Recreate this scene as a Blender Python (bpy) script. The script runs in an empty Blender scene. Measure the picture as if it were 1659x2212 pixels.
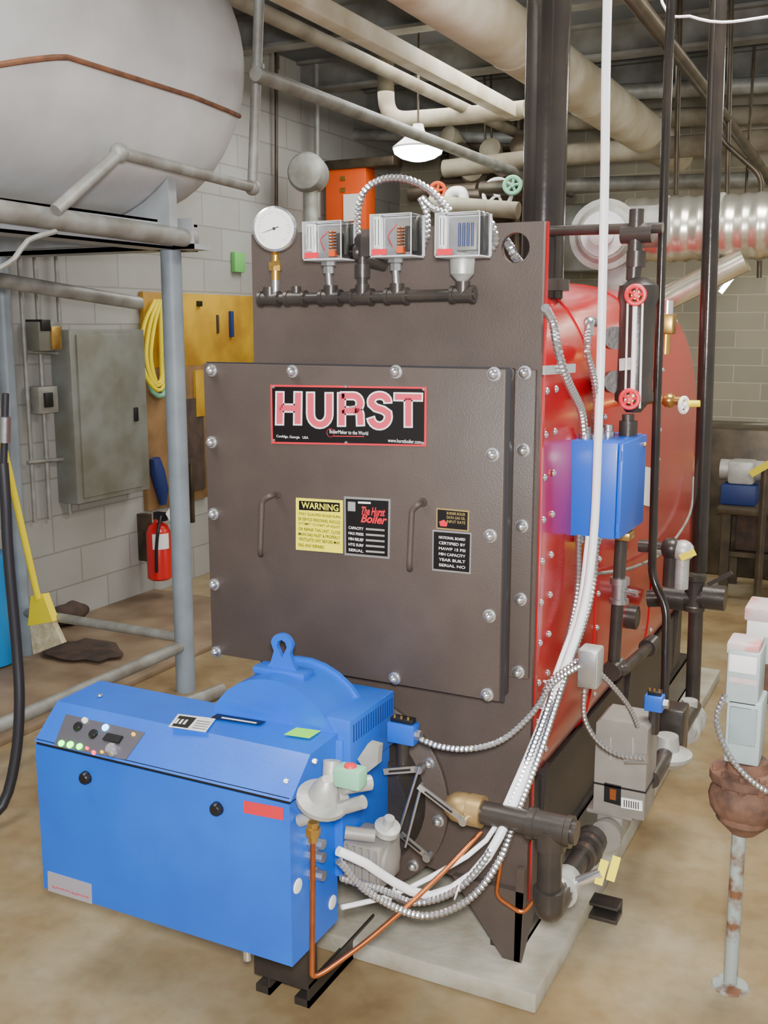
import bpy,bmesh,math,random
from mathutils import Vector,Matrix
V=Vector; R=math.radians
random.seed(4)
S=bpy.context.scene; COL=S.collection
FP=2250.0; TH=R(26.7); PT=R(10.2); CAM=V((0,-2.25,1.6))
st,ct,sp,cp=math.sin(TH),math.cos(TH),math.sin(PT),math.cos(PT)
FW=V((-st*cp,ct*cp,-sp)); RT=V((ct,st,0)); UP=V((-st*sp,ct*sp,cp))
def ray(px,py): return FW+RT*((px-829.5)/FP)-UP*((py-1106)/FP)
def P(px,py,x=None,y=None,z=None):
    r=ray(px,py)
    if x is not None: t=(x-CAM.x)/r.x
    elif y is not None: t=(y-CAM.y)/r.y
    else: t=(z-CAM.z)/r.z
    return CAM+r*t
def PL(px,py,pt,n):
    r=ray(px,py); return CAM+r*((V(pt)-CAM).dot(n)/r.dot(n))
def PY(l): return [P(a,b,y=c) for a,b,c in l]
def PXX(l): return [P(a,b,x=c) for a,b,c in l]
cam=bpy.data.cameras.new('camera'); co=bpy.data.objects.new('camera',cam); COL.objects.link(co)
cam.sensor_width=36; cam.lens=FP/2212*36; cam.clip_start=.05
co.location=CAM; co.rotation_euler=(R(90)-PT,0,TH); S.camera=co
# ---------- materials
def lin(c):
    o=[]
    for v in c:
        v/=255; o.append(v/12.92 if v<=.04045 else ((v+.055)/1.055)**2.4)
    return (*o,1)
def M(name,c,rough=.5,metal=0,c2=None,scale=6,bump=0,bs=80,emit=0,coat=0,ec=None,det=4,ramp=(.35,.65)):
    m=bpy.data.materials.new(name); m.use_nodes=True; nt=m.node_tree; b=nt.nodes['Principled BSDF']
    b.inputs['Base Color'].default_value=lin(c); b.inputs['Roughness'].default_value=rough; b.inputs['Metallic'].default_value=metal
    b.inputs['Coat Weight'].default_value=coat; b.inputs['Coat Roughness'].default_value=.12
    if emit: b.inputs['Emission Color'].default_value=lin(ec or c); b.inputs['Emission Strength'].default_value=emit
    if c2 or bump: tc=nt.nodes.new('ShaderNodeTexCoord')
    if c2:
        n=nt.nodes.new('ShaderNodeTexNoise'); n.inputs['Scale'].default_value=scale; n.inputs['Detail'].default_value=det
        nt.links.new(tc.outputs['Object'],n.inputs['Vector'])
        r=nt.nodes.new('ShaderNodeValToRGB'); r.color_ramp.elements[0].position=ramp[0]; r.color_ramp.elements[1].position=ramp[1]
        r.color_ramp.elements[0].color=lin(c); r.color_ramp.elements[1].color=lin(c2)
        nt.links.new(n.outputs['Fac'],r.inputs['Fac']); nt.links.new(r.outputs['Color'],b.inputs['Base Color'])
    if bump:
        n2=nt.nodes.new('ShaderNodeTexNoise'); n2.inputs['Scale'].default_value=bs; nt.links.new(tc.outputs['Object'],n2.inputs['Vector'])
        bp=nt.nodes.new('ShaderNodeBump'); bp.inputs['Strength'].default_value=bump; bp.inputs['Distance'].default_value=.004
        nt.links.new(n2.outputs['Fac'],bp.inputs['Height']); nt.links.new(bp.outputs['Normal'],b.inputs['Normal'])
    return m
def wallmat(name,ax,w,h,c,c2,mc):
    m=bpy.data.materials.new(name); m.use_nodes=True; nt=m.node_tree; b=nt.nodes['Principled BSDF']; b.inputs['Roughness'].default_value=.6
    N=nt.nodes.new; L=nt.links.new
    g=N('ShaderNodeNewGeometry'); s=N('ShaderNodeSeparateXYZ'); L(g.outputs['Position'],s.inputs[0]); k=N('ShaderNodeCombineXYZ')
    L(s.outputs[ax],k.inputs[0]); L(s.outputs['Z'],k.inputs[1])
    br=N('ShaderNodeTexBrick'); L(k.outputs[0],br.inputs['Vector']); br.inputs['Scale'].default_value=1
    br.inputs['Brick Width'].default_value=w; br.inputs['Row Height'].default_value=h; br.inputs['Mortar Size'].default_value=.006; br.inputs['Mortar Smooth'].default_value=.4
    br.inputs['Color1'].default_value=lin(c); br.inputs['Color2'].default_value=lin(c2); br.inputs['Mortar'].default_value=lin(mc)
    n=N('ShaderNodeTexNoise'); n.inputs['Scale'].default_value=1.6; n.inputs['Detail'].default_value=6; L(g.outputs['Position'],n.inputs['Vector'])
    mx=N('ShaderNodeMix'); mx.data_type='RGBA'; mx.blend_type='MULTIPLY'; mx.inputs[0].default_value=.35
    L(br.outputs['Color'],mx.inputs[6])
    r=N('ShaderNodeValToRGB'); L(n.outputs['Fac'],r.inputs['Fac']); r.color_ramp.elements[0].color=(.55,.5,.45,1); r.color_ramp.elements[1].color=(1,1,1,1); r.color_ramp.elements[0].position=.3; r.color_ramp.elements[1].position=.6
    L(r.outputs['Color'],mx.inputs[7]); L(mx.outputs[2],b.inputs['Base Color'])
    bp=N('ShaderNodeBump'); bp.inputs['Strength'].default_value=.4; bp.inputs['Distance'].default_value=.006; bp.invert=True
    L(br.outputs['Fac'],bp.inputs['Height']); L(bp.outputs['Normal'],b.inputs['Normal'])
    return m
mWallL=wallmat('painted_block','Y',.4,.2,(164,164,160),(156,156,152),(142,141,136))
mWallB=wallmat('back_block','X',.4,.13,(160,154,134),(146,142,124),(178,172,152))
def floormat():
    m=bpy.data.materials.new('stained_concrete'); m.use_nodes=True; nt=m.node_tree; b=nt.nodes['Principled BSDF']; N=nt.nodes.new; L=nt.links.new
    g=N('ShaderNodeNewGeometry')
    def noise(s,d): n=N('ShaderNodeTexNoise'); n.inputs['Scale'].default_value=s; n.inputs['Detail'].default_value=d; n.inputs['Roughness'].default_value=.6; L(g.outputs['Position'],n.inputs['Vector']); return n
    n1=noise(1.3,8); r=N('ShaderNodeValToRGB'); e=r.color_ramp.elements
    e[0].position=.3; e[0].color=lin((122,98,68)); e[1].position=.74; e[1].color=lin((176,170,150))
    x=e.new(.45); x.color=lin((150,128,92)); x=e.new(.58); x.color=lin((164,150,120))
    L(n1.outputs['Fac'],r.inputs['Fac'])
    n2=noise(14,6); r2=N('ShaderNodeValToRGB'); r2.color_ramp.elements[0].position=.35; r2.color_ramp.elements[0].color=(.68,.64,.58,1); r2.color_ramp.elements[1].position=.55; r2.color_ramp.elements[1].color=(1,1,1,1); L(n2.outputs['Fac'],r2.inputs['Fac'])
    mx=N('ShaderNodeMix'); mx.data_type='RGBA'; mx.blend_type='MULTIPLY'; mx.inputs[0].default_value=.45
    L(r.outputs['Color'],mx.inputs[6]); L(r2.outputs['Color'],mx.inputs[7]); L(mx.outputs[2],b.inputs['Base Color'])
    r3=N('ShaderNodeMapRange'); r3.inputs[3].default_value=.25; r3.inputs[4].default_value=.5; L(n1.outputs['Fac'],r3.inputs[0]); L(r3.outputs[0],b.inputs['Roughness'])
    return m
mFloor=floormat()
mPad=M('pad_concrete',(178,174,160),.8,0,(154,146,126),9,.4,60)
mCeil=M('ceiling_paint',(104,108,114),.8,0,(86,90,96),2)
mBeam=M('beam_paint',(132,132,128),.7,0,(102,100,94),5)
mTank=M('tank_grey',(202,205,206),.65,0,(182,184,184),3,.2,30)
mRust=M('rust',(128,86,60),.85,0,(96,66,50),20,.4,60)
mGrey=M('grey_paint',(142,155,166),.45,0,(126,137,146),6)
mGreyP=M('pale_grey_paint',(172,178,182),.5,0,(154,160,164),6)
mPanel=M('panel_grey',(142,146,142),.4,.2,(116,116,104),4)
mBlack=M('textured_black',(80,69,63),.5,0,(73,63,58),8,.18,260)
mBlackD=M('flange_black',(54,48,46),.45,0,(46,42,40),8,.3,200)
mBlackP=M('black_iron',(52,48,46),.32,.2,(66,59,54),12,.1,90)
mGlossB=M('glossy_black_pipe',(42,39,37),.18,.35,(56,50,45),6,.1,40)
mRed=M('red_enamel',(184,4,24),.24,0,(166,3,20),3,coat=.45)
mRed2=M('red_wheel',(222,36,56),.4)
mBlue=M('blue_enamel',(14,104,222),.4,0,(10,94,212),5,.08,90,coat=.2)
mBlue2=M('blue_cabinet',(10,90,205),.4,coat=.15)
mBlueK=M('slot_blue',(8,50,120),.5)
mSilver=M('bright_steel',(222,222,225),.25,.9)
mZinc=M('zinc_conduit',(188,188,190),.3,.9,bump=.1)
mWhite=M('white_gloss',(246,246,244),.3)
mCond=M('white_conduit',(250,250,253),.35)
mChrome=M('aluminium_jacket',(230,227,212),.27,.85,(206,202,184),6,1.0,7)
mCast=M('cast_aluminium',(195,195,190),.45,.45,(165,165,160),12,.2,90)
mCastG=M('grey_actuator',(146,141,134),.5,.1,(130,125,118),10)
mBrass=M('brass',(205,165,85),.3,.85,(175,138,80),20)
mBrassP=M('pale_brass',(195,166,112),.4,.6,(170,137,90),14)
mCopper=M('copper',(205,122,70),.32,.85,(168,95,55),12)
mInsul=M('insulation_white',(226,220,202),.7,0,(192,180,152),4,.3,14)
mTan=M('insulation_tan',(158,151,132),.75,0,(120,110,92),5)
mGPipe=M('galvanised',(160,162,158),.5,.3,(130,128,120),10)
mDkPipe=M('dark_brown_pipe',(90,79,62),.4,.4,(60,52,43),8)
mYel=M('yellow_plastic',(250,230,20),.45)
mYelB=M('yellow_board',(208,166,45),.5,0,(166,122,34),4)
mBrown=M('brown_board',(146,112,70),.7,0,(112,84,52),5)
mOrange=M('orange_panel',(232,88,20),.5)
mGreen=M('green_paint',(110,190,100),.6)
mGreenL=M('pale_green',(130,195,160),.4)
mGreyGreen=M('grey_green_box',(182,200,202),.4,0,(162,178,178),6)
mTopR=M('faded_red',(206,190,190),.5,0,(212,140,138),14,ramp=(.5,.62))
mKblack=M('black_plastic',(24,24,26),.35)
mRub=M('black_rubber',(40,40,46),.45)
mRag=M('dirty_brown',(84,66,56),.9,0,(60,50,46),14,.5,40)
mSlab=M('brown_slab',(146,126,102),.6,0,(114,94,74),4)
mRedF=M('extinguisher_red',(210,28,30),.3,coat=.4)
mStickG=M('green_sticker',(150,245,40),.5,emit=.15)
mPlate=M('plate_black',(18,14,16),.25)
mGold=M('plate_gold',(200,172,105),.35,.6)
mLetR=M('letter_red',(216,78,98),.4)
mWarnY=M('warn_yellow',(252,240,50),.4)
mLG=M('lamp_green',(120,255,90),.4,emit=6,ec=(90,255,70)); mLR=M('lamp_red',(255,60,70),.4,emit=3)
mLB=M('lamp_blue',(130,200,255),.4,emit=6,ec=(110,190,255)); mLY=M('lamp_yellow',(240,190,40),.4,emit=1)
mBulb=M('lamp_glow',(250,255,245),.5,emit=20,ec=(235,255,245))
mBrist=M('bristle',(215,206,175),.9,0,(180,168,130),30,.5,120)
mPink=M('pink_lens',(240,80,140),.4,emit=1)
mBlueD=M('dark_blue',(30,50,110),.5)
mBlueBar=M('barrel_blue',(30,130,200),.4)
mRustV=M('rusty_valve',(128,92,72),.75,0,(82,60,50),18,.9,35)
mPolePaint=M('chipped_pole',(160,170,166),.6,0,(120,82,56),14,ramp=(.5,.6))
mLCase=M('switch_case',(198,200,204),.4,.15)
mClear=bpy.data.materials.new('clear_cover'); mClear.use_nodes=True; nt=mClear.node_tree
for n in list(nt.nodes):
    if n.type=='BSDF_PRINCIPLED': nt.nodes.remove(n)
tr=nt.nodes.new('ShaderNodeBsdfTransparent'); gl=nt.nodes.new('ShaderNodeBsdfGlossy'); gl.inputs['Roughness'].default_value=.12
tr.inputs[0].default_value=(.94,.94,.94,1)
fr=nt.nodes.new('ShaderNodeFresnel'); fr.inputs[0].default_value=1.35; ms=nt.nodes.new('ShaderNodeMixShader')
nt.links.new(fr.outputs[0],ms.inputs[0]); nt.links.new(tr.outputs[0],ms.inputs[1]); nt.links.new(gl.outputs[0],ms.inputs[2])
nt.links.new(ms.outputs[0],[n for n in nt.nodes if n.type=='OUTPUT_MATERIAL'][0].inputs[0])
# ---------- geometry helpers
W={}
def fillet(pts,rad,n=6):
    pts=[V(p) for p in pts]; out=[pts[0]]
    for i in range(1,len(pts)-1):
        a,b,c=pts[i-1],pts[i],pts[i+1]; d1=(a-b); d2=(c-b); r=min(rad,d1.length*.45,d2.length*.45)
        p1=b+d1.normalized()*r; p2=b+d2.normalized()*r
        for k in range(n+1):
            t=k/n; out.append(p1*(1-t)**2+b*2*t*(1-t)+p2*t*t)
    out.append(pts[-1]); return out
def cat(pts,step=.02):
    pts=[V(p) for p in pts]; q=[pts[0]*2-pts[1]]+pts+[pts[-1]*2-pts[-2]]; o=[]
    for i in range(1,len(q)-2):
        a,b,c,d=q[i-1:i+3]; n=max(2,int((c-b).length/step))
        for k in range(n):
            t=k/n; o.append(.5*((2*b)+(c-a)*t+(2*a-5*b+4*c-d)*t*t+(3*b-a-3*c+d)*t**3))
    o.append(pts[-1]); return o
class MB:
    def __init__(s): s.bm=bmesh.new()
    def box(s,x0,x1,y0,y1,z0,z1,bev=0):
        x0,x1=sorted((x0,x1)); y0,y1=sorted((y0,y1)); z0,z1=sorted((z0,z1))
        m=Matrix.Translation(((x0+x1)/2,(y0+y1)/2,(z0+z1)/2))@Matrix.Diagonal((x1-x0,y1-y0,z1-z0,1))
        g=bmesh.ops.create_cube(s.bm,size=1,matrix=m)
        if bev:
            es=set(e for v in g['verts'] for e in v.link_edges)
            bmesh.ops.bevel(s.bm,geom=list(es),offset=bev,segments=2,affect='EDGES',profile=.5)
        return s
    def ring(s,c,u,w,r,seg): return [s.bm.verts.new(c+u*(math.cos(2*math.pi*k/seg)*r)+w*(math.sin(2*math.pi*k/seg)*r)) for k in range(seg)]
    def join(s,A,B):
        n=len(A)
        for k in range(n): s.bm.faces.new((A[k],A[(k+1)%n],B[(k+1)%n],B[k]))
    def tube(s,pts,r,seg=12,cap=True,closed=False):
        pts=[V(p) for p in pts]; n=len(pts); rr=r if isinstance(r,(list,tuple)) else [r]*n
        T=[]
        for i in range(n):
            a=pts[(i-1)%n] if (closed or i>0) else pts[i]; b=pts[(i+1)%n] if (closed or i<n-1) else pts[i]
            d=b-a; T.append(d.normalized() if d.length>1e-9 else V((0,0,1)))
        u=T[0].orthogonal().normalized(); rings=[]
        for i in range(n):
            u=(u-T[i]*u.dot(T[i])); u=u.normalized() if u.length>1e-6 else T[i].orthogonal().normalized()
            rings.append(s.ring(pts[i],u,T[i].cross(u),rr[i],seg))
        for i in range(n-1): s.join(rings[i],rings[i+1])
        if closed: s.join(rings[-1],rings[0])
        elif cap: s.bm.faces.new(rings[0][::-1]); s.bm.faces.new(rings[-1])
        return s
    def cyl(s,a,b,r,r2=None,seg=20): return s.tube([a,b],[r,r if r2 is None else r2],seg)
    def lathe(s,o,ax,prof,seg=28):
        ax=V(ax).normalized(); o=V(o); u=ax.orthogonal().normalized(); w=ax.cross(u); rings=[s.ring(o+ax*h,u,w,max(r,.0002),seg) for h,r in prof]
        for i in range(len(rings)-1): s.join(rings[i],rings[i+1])
        s.bm.faces.new(rings[0][::-1]); s.bm.faces.new(rings[-1]); return s
    def prism(s,poly,vec):
        vec=V(vec); A=[s.bm.verts.new(V(p)) for p in poly]; B=[s.bm.verts.new(V(p)+vec) for p in poly]
        s.bm.faces.new(A[::-1]); s.bm.faces.new(B); s.join(A,B); return s
    def ball(s,c,r,sc=(1,1,1),u=16,v=10):
        bmesh.ops.create_uvsphere(s.bm,u_segments=u,v_segments=v,radius=r,matrix=Matrix.Translation(V(c))@Matrix.Diagonal((*sc,1))); return s
    def torus(s,c,ax,Rr,r,seg=24,s2=8):
        ax=V(ax).normalized(); u=ax.orthogonal().normalized(); w=ax.cross(u); c=V(c)
        return s.tube([c+u*math.cos(2*math.pi*k/seg)*Rr+w*math.sin(2*math.pi*k/seg)*Rr for k in range(seg)],r,s2,closed=True)
    def bar(s,a,b,w,th,n):
        a=V(a);b=V(b);n=V(n).normalized(); d=(b-a).normalized(); q=d.cross(n).normalized()*w/2
        return s.prism([a-q,b-q,b+q,a+q],n*th)
    def build(s,name,mat,parent=None,ang=38):
        bm=s.bm; bmesh.ops.recalc_face_normals(bm,faces=bm.faces)
        me=bpy.data.meshes.new(name)
        if parent is not None: off=W[parent.name]
        else:
            xs=[v.co for v in bm.verts]; mn=[min(c[i] for c in xs) for i in range(3)]; mx=[max(c[i] for c in xs) for i in range(3)]
            off=V(((mn[0]+mx[0])/2,(mn[1]+mx[1])/2,mn[2]))
        bmesh.ops.translate(bm,verts=bm.verts,vec=-off)
        bm.to_mesh(me); bm.free(); me.shade_smooth(); me.set_sharp_from_angle(angle=R(ang)); me.materials.append(mat)
        o=bpy.data.objects.new(name,me); COL.objects.link(o)
        if parent is not None: o.parent=parent
        else: o.location=off
        W[o.name]=off.copy(); return o
def thing(name,label,cat_,loc,group=None):
    o=bpy.data.objects.new(name,None); COL.objects.link(o); o.location=loc; o.empty_display_size=.05
    W[o.name]=V(loc); return tag(o,label,cat_,group)
def tag(o,label,cat_,group=None):
    o['label']=label; o['category']=cat_
    if group: o['group']=group
    return o
def struct(o): o['kind']='structure'; return o
def place(name,me,mat,parent,pos,rotz=0,rot=None):
    o=bpy.data.objects.new(name,me); COL.objects.link(o); o.parent=parent; o.location=V(pos)-W[parent.name]
    o.rotation_euler=rot or (0,0,rotz); W[o.name]=V(pos); return o
def decal(name,mat,parent,pxs,pt,n,th=.002,off=.0):
    n=V(n).normalized(); ps=[PL(a,b,pt,n)+n*off for a,b in pxs]
    return MB().prism(ps,n*th).build(name,mat,parent)
def txt(name,s,mat,parent,x0,x1,z0,z1,y,off=0,shear=0):
    c=bpy.data.curves.new('t','FONT'); c.body=s; c.offset=off; c.resolution_u=3; c.shear=shear
    o=bpy.data.objects.new('t',c); COL.objects.link(o); bpy.context.view_layer.update()
    me=bpy.data.meshes.new_from_object(o.evaluated_get(bpy.context.evaluated_depsgraph_get())); bpy.data.objects.remove(o)
    xs=[v.co.x for v in me.vertices]; ys=[v.co.y for v in me.vertices]
    ax,bx,ay,by=min(xs),max(xs),min(ys),max(ys); Wp=W[parent.name]
    for v in me.vertices:
        v.co=V((x0+(v.co.x-ax)/(bx-ax)*(x1-x0),y,z0+(v.co.y-ay)/(by-ay)*(z1-z0)))-Wp
    me.materials.clear(); me.materials.append(mat); me.name=name
    q=bpy.data.objects.new(name,me); COL.objects.link(q); q.parent=parent; W[q.name]=Wp; return q
def txtp(name,s,mat,parent,px0,px1,py0,py1,y,off=0,shear=0):
    a=P(px0,py0,y=y); b=P(px1,py1,y=y); m=P((px0+px1)/2,py0,y=y).z; n=P((px0+px1)/2,py1,y=y).z
    return txt(name,s,mat,parent,a.x,b.x,min(m,n),max(m,n),y,off,shear)
def strokes(name,paths,wd_,ext,mat,parent,y,th=.0006):
    mb=MB()
    for pa in paths:
        n=len(pa); pa=[V((a,b)) for a,b in pa]
        d0=(pa[0]-pa[1]).normalized(); d1=(pa[-1]-pa[-2]).normalized(); pa[0]=pa[0]+d0*ext; pa[-1]=pa[-1]+d1*ext
        L=[];Rr=[]
        for i in range(n):
            ta=(pa[i]-pa[i-1]).normalized() if i>0 else (pa[1]-pa[0]).normalized()
            tb=(pa[i+1]-pa[i]).normalized() if i<n-1 else ta
            t=(ta+tb).normalized(); k=1/max(.4,t.dot(ta)); nn=V((-t.y,t.x))*wd_/2*k
            L.append(pa[i]+nn); Rr.append(pa[i]-nn)
        for i in range(n-1):
            mb.prism([P(q.x,q.y,y=y) for q in (L[i],L[i+1],Rr[i+1],Rr[i])],(0,-th,0))
    return mb.build(name,mat,parent)
def flex(mb,pts,r,seg=8,step=.0036):
    q=cat(pts,.02); L=[0]
    for i in range(1,len(q)): L.append(L[-1]+(q[i]-q[i-1]).length)
    n=int(L[-1]/step); o=[]; j=0
    for k in range(n+1):
        d=k*step
        while j<len(q)-2 and L[j+1]<d: j+=1
        t=(d-L[j])/max(1e-9,L[j+1]-L[j]); o.append(q[j].lerp(q[j+1],min(t,1)))
    return mb.tube(o,[r*(1,.98,.72)[k%3] for k in range(len(o))],seg)
def wheel(mb,c,ax,Rr,r,sp_=5):
    ax=V(ax).normalized(); mb.torus(c,ax,Rr,r); u=ax.orthogonal().normalized(); w=ax.cross(u); c=V(c)
    for k in range(sp_):
        a=2*math.pi*k/sp_; mb.cyl(c,c+(u*math.cos(a)+w*math.sin(a))*Rr,r*.7,seg=8)
    mb.cyl(c-ax*r*2,c+ax*r*2,Rr*.28,seg=12); return mb
# ---------- room
struct(MB().box(-4.1,3.5,-5,6.1,-.1,0).build('floor',mFloor))
struct(MB().box(-4.1,3.5,-5,6.1,3.4,3.5).build('ceiling',mCeil))
struct(MB().box(-4.1,-4.0,-5,6.1,0,3.4).build('wall_left',mWallL))
struct(MB().box(-4.0,3.5,6.0,6.1,0,3.4).build('wall_back',mWallB))
struct(MB().box(-4.0,-3.02,-3,2.6,0,.025,.004).build('trim_5',mSlab))
for i,y in enumerate((2.2,3.3,4.4,5.4)):
    b=MB(); b.box(-4,3.4,y-.06,y+.06,3.38,3.4).box(-4,3.4,y-.005,y+.005,3.22,3.38).box(-4,3.4,y-.06,y+.06,3.2,3.22)
    struct(b.build('trim_%d'%(i+1),mBeam))
# ---------- pad
o=MB().box(-1.72,-.672,-.12,2.5,.0,.052,.006).build('equipment_pad',mPad); tag(o,'pale concrete housekeeping pad under the big black and red boiler','concrete pad')
# ---------- boiler
B=thing('boiler','large red steel boiler with dark textured front plate and bolted door','boiler',(-1.12,0,.052))
xl=P(545,634,y=0).x; xr=-.742
def cplate(name,outer,holes,y,th,mat,parent):
    c=bpy.data.curves.new('c','CURVE'); c.dimensions='2D'; c.fill_mode='BOTH'; c.extrude=th/2
    for poly in [outer]+holes:
        s=c.splines.new('POLY'); s.points.add(len(poly)-1); s.use_cyclic_u=True
        for k,(a,b) in enumerate(poly): s.points[k].co=(a,b,0,1)
    o=bpy.data.objects.new('c',c); COL.objects.link(o); bpy.context.view_layer.update()
    me=bpy.data.meshes.new_from_object(o.evaluated_get(bpy.context.evaluated_depsgraph_get())); bpy.data.objects.remove(o)
    Wp=W[parent.name]
    for v in me.vertices: v.co=V((v.co.x,y-v.co.z,v.co.y))-Wp
    me.materials.clear(); me.materials.append(mat); q=bpy.data.objects.new(name,me); COL.objects.link(q); q.parent=parent; W[q.name]=Wp; return q
hc=P(1113,535,y=0); circ=lambda c,r,n=28:[(c[0]+r*math.cos(2*math.pi*k/n),c[1]+r*math.sin(2*math.pi*k/n)) for k in range(n)]
cplate('front_plate',[(xl,.3),(xr,.2),(xr,1.822),(xl,1.822)],[circ((hc.x,hc.z),.033)],.01,.018,mBlack,B)
cplate('edge_flange',[(xl+.01,.3),(xr+.003,.2),(xr+.003,1.823),(xl+.01,1.82)],[circ((hc.x,hc.z),.05)],.026,.012,mRed,B)
def sec(a,b,cx=-1.12,cz=1.08,K=88):
    o=[]
    for k in range(K):
        t=2*math.pi*k/K; c,s_=math.cos(t),math.sin(t); n=2.9 if s_>=0 else 9
        o.append((cx+a*math.copysign(abs(c)**(2/n),c),cz+b*math.copysign(abs(s_)**(2/n),s_)))
    return o
def loft(ys,a,b,mb=None):
    mb=mb or MB(); prev=None; first=None
    for y,s_ in ys:
        r=[mb.bm.verts.new((x,y,z)) for x,z in sec(a*s_,b*s_)]
        if prev: mb.join(prev,r)
        else: first=r
        prev=r
    mb.bm.faces.new(first[::-1]); mb.bm.faces.new(prev); return mb
loft([(.032,1),(1.95,1),(2.0,.995),(2.06,.975),(2.1,.94),(2.13,.88),(2.145,.8)],.372,.655).build('shell',mRed,B)
for y in (.06,.58,1.3): loft([(y-.015,1),(y+.015,1)],.3755,.6585).build('strap',mRed,B)
hb=MB().lathe((0,0,0),(0,-1,0),[(0,.009),(.003,.009),(.006,.006),(.008,.002)],10)
bmesh.ops.recalc_face_normals(hb.bm,faces=hb.bm.faces); rv=bpy.data.meshes.new('rivet'); hb.bm.to_mesh(rv); rv.shade_smooth(); rv.materials.append(mSilver)
for y in (.06,.14,.58,1.3):
    for k in range(10): place('rivet',rv,mSilver,B,(-.7455 if y!=.14 else -.749,y,.55+k*.1),R(90))
s=MB(); s.box(-.84,-.76,.02,2.2,.052,.065).box(-.765,-.76,.02,2.2,.052,.2).box(-.84,-.76,.02,2.2,.19,.2); s.build('skid_rail',mBlackP,B)
s=MB(); s.box(-1.46,-1.38,.02,2.2,.052,.065).box(-1.46,-1.455,.02,2.2,.052,.2).box(-1.46,-1.38,.02,2.2,.19,.2); s.build('skid_rail',mBlackP,B)
for y in (.2,1.1,1.9): MB().prism([(-1.44,y,.2),(-.775,y,.2),(-.76,y,.47),(-1.47,y,.47)],(0,.04,0)).build('saddle',mBlackD,B)
MB().box(-.785,-.775,.03,2.05,.2,.45).build('base_skirt',mBlackD,B)
a=P(1110,2066,y=-.02)
MB().prism([(-.93,-.02,.24),(a.x-.03,-.02,.053),(a.x+.015,-.02,.053),(xr,-.02,.24)],(0,.022,0)).prism([(a.x,-.02,.053),(xr-.02,-.02,.3),(xr-.02,.15,.3),(xr-.02,.13,.2)],(.02,0,0)).build('leg',mBlack,B)
MB().prism([(xl,-.02,.3),(xl+.03,-.02,.053),(xl+.08,-.02,.053),(xl+.2,-.02,.3)],(0,.022,0)).build('leg',mBlack,B)
fc=P(770,1700,y=0)
MB().lathe((fc.x,0,fc.z),(0,-1,0),[(0,.265),(.012,.265),(.014,.262),(.014,.001)],48).build('burner_flange',mBlack,B)
MB().lathe((fc.x,-.012,fc.z),(0,-1,0),[(0,.205),(.1,.205),(.1,.01)],40).build('burner_throat',mBlackD,B)
xd0=P(448,1100,y=-.08).x; xd1=P(1088,1000,y=-.08).x; zd0=.74; zd1=1.504
D=MB().box(xd0,xd1,-.08,-.012,zd0,zd1,.003).build('smokebox_door',mBlack,B)
MB().box(xd0-.005,xr-.006,-.012,.0,.78,1.5,.001).build('door_flange',mBlack,B)
MB().box(xd0,xd1+.008,-.066,-.062,zd0-.004,zd1+.003).build('door_gasket',mRub,D)
hb=MB().lathe((0,0,0),(0,-1,0),[(0,.016),(.003,.016),(.0035,.0115),(.011,.0115),(.016,.008),(.019,.002)],12)
bmesh.ops.recalc_face_normals(hb.bm,faces=hb.bm.faces); bo=bpy.data.meshes.new('bolt'); hb.bm.to_mesh(bo); bo.shade_smooth(); bo.set_sharp_from_angle(angle=R(40)); bo.materials.append(mSilver)
for px,py in [(458,800),(458,955),(462,1110),(464,1262),(468,1408),(632,802),(856,803),(1068,808),(1065,982),(1060,1157),(1058,1330),(1053,1500),(853,1465)]:
    place('bolt',bo,mSilver,B,P(px,py,y=-.08))
for px,py in [(1134,805),(1131,972),(1128,1136),(1125,1294),(1120,1451)]: place('bolt',bo,mSilver,B,P(px,py,y=-.012))
for a in (62,28,-8,-45): place('bolt',bo,mSilver,B,(fc.x+.243*math.cos(R(a)),-.014,fc.z+.243*math.sin(R(a))))
for L_ in ([(599,1068,-.08),(585,1070,-.125),(566,1080,-.125),(562,1196,-.125),(564,1199,-.08)],[(914,1085,-.08),(905,1088,-.125),(890,1100,-.125),(884,1228,-.125),(886,1230,-.08)]):
    p=PY(L_); MB().tube(fillet(p,.02),.0065,10).lathe(p[0],(0,-1,0),[(0,.011),(.012,.009)],12).build('door_handle',mBlack,B)
DP=(0,-.08,0); DN=(0,-1,0)
n1=decal('nameplate',mRed2,B,[(585,831),(922,836),(921,964),(587,958)],DP,DN,.002)
decal('nameplate_field',mPlate,n1,[(589,835),(918,840),(917,960),(591,954)],DP,DN,.001,.002)
def arc_(cx_,cy_,rx,ry,a0,a1,n=10): return [(cx_+rx*math.cos(R(a0+(a1-a0)*k/n)),cy_+ry*math.sin(R(a0+(a1-a0)*k/n))) for k in range(n+1)]
LT={'H':[[(605,848),(604,916)],[(644,848),(643,916)],[(604,881),(643,882)]],
 'U':[[(671,849)]+arc_(691,894,20,23,180,0)+[(711,850)]],
 'R':[[(738,919),(738,850)],[(738,855)]+arc_(763,871,15,16,-90,90)+[(738,887)],[(758,887)]+arc_(766,896,12,10,-90,0,6)+[(779,918)]],
 'S':[[(838,869)]+arc_(820,868,18,14,-5,-180)+[(803,873),(812,881),(828,886),(838,893)]+arc_(820,900,19,20,0,170)],
 'T':[[(853,857),(911,858)],[(882,860),(882,921)]]}
for ch,pp in LT.items():
    strokes('lettering_outline',pp,19.5,3,mWhite,n1,-.083); strokes('lettering',pp,13,-.2,mLetR,n1,-.0838)
txtp('small_lettering','BoilerMaker to the World',mWhite,n1,712,795,930,938,-.0836,0); txtp('small_lettering','Coolidge, Georgia   USA',mWhite,n1,597,666,941,948,-.0836,0); txtp('small_lettering','www.hurstboiler.com',mWhite,n1,838,910,949,957,-.0836,0)
MB().torus(PL(714,935,(0,-.0836,0),DN),DN,.010,.0005).build('small_ring',mRed2,n1)
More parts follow.
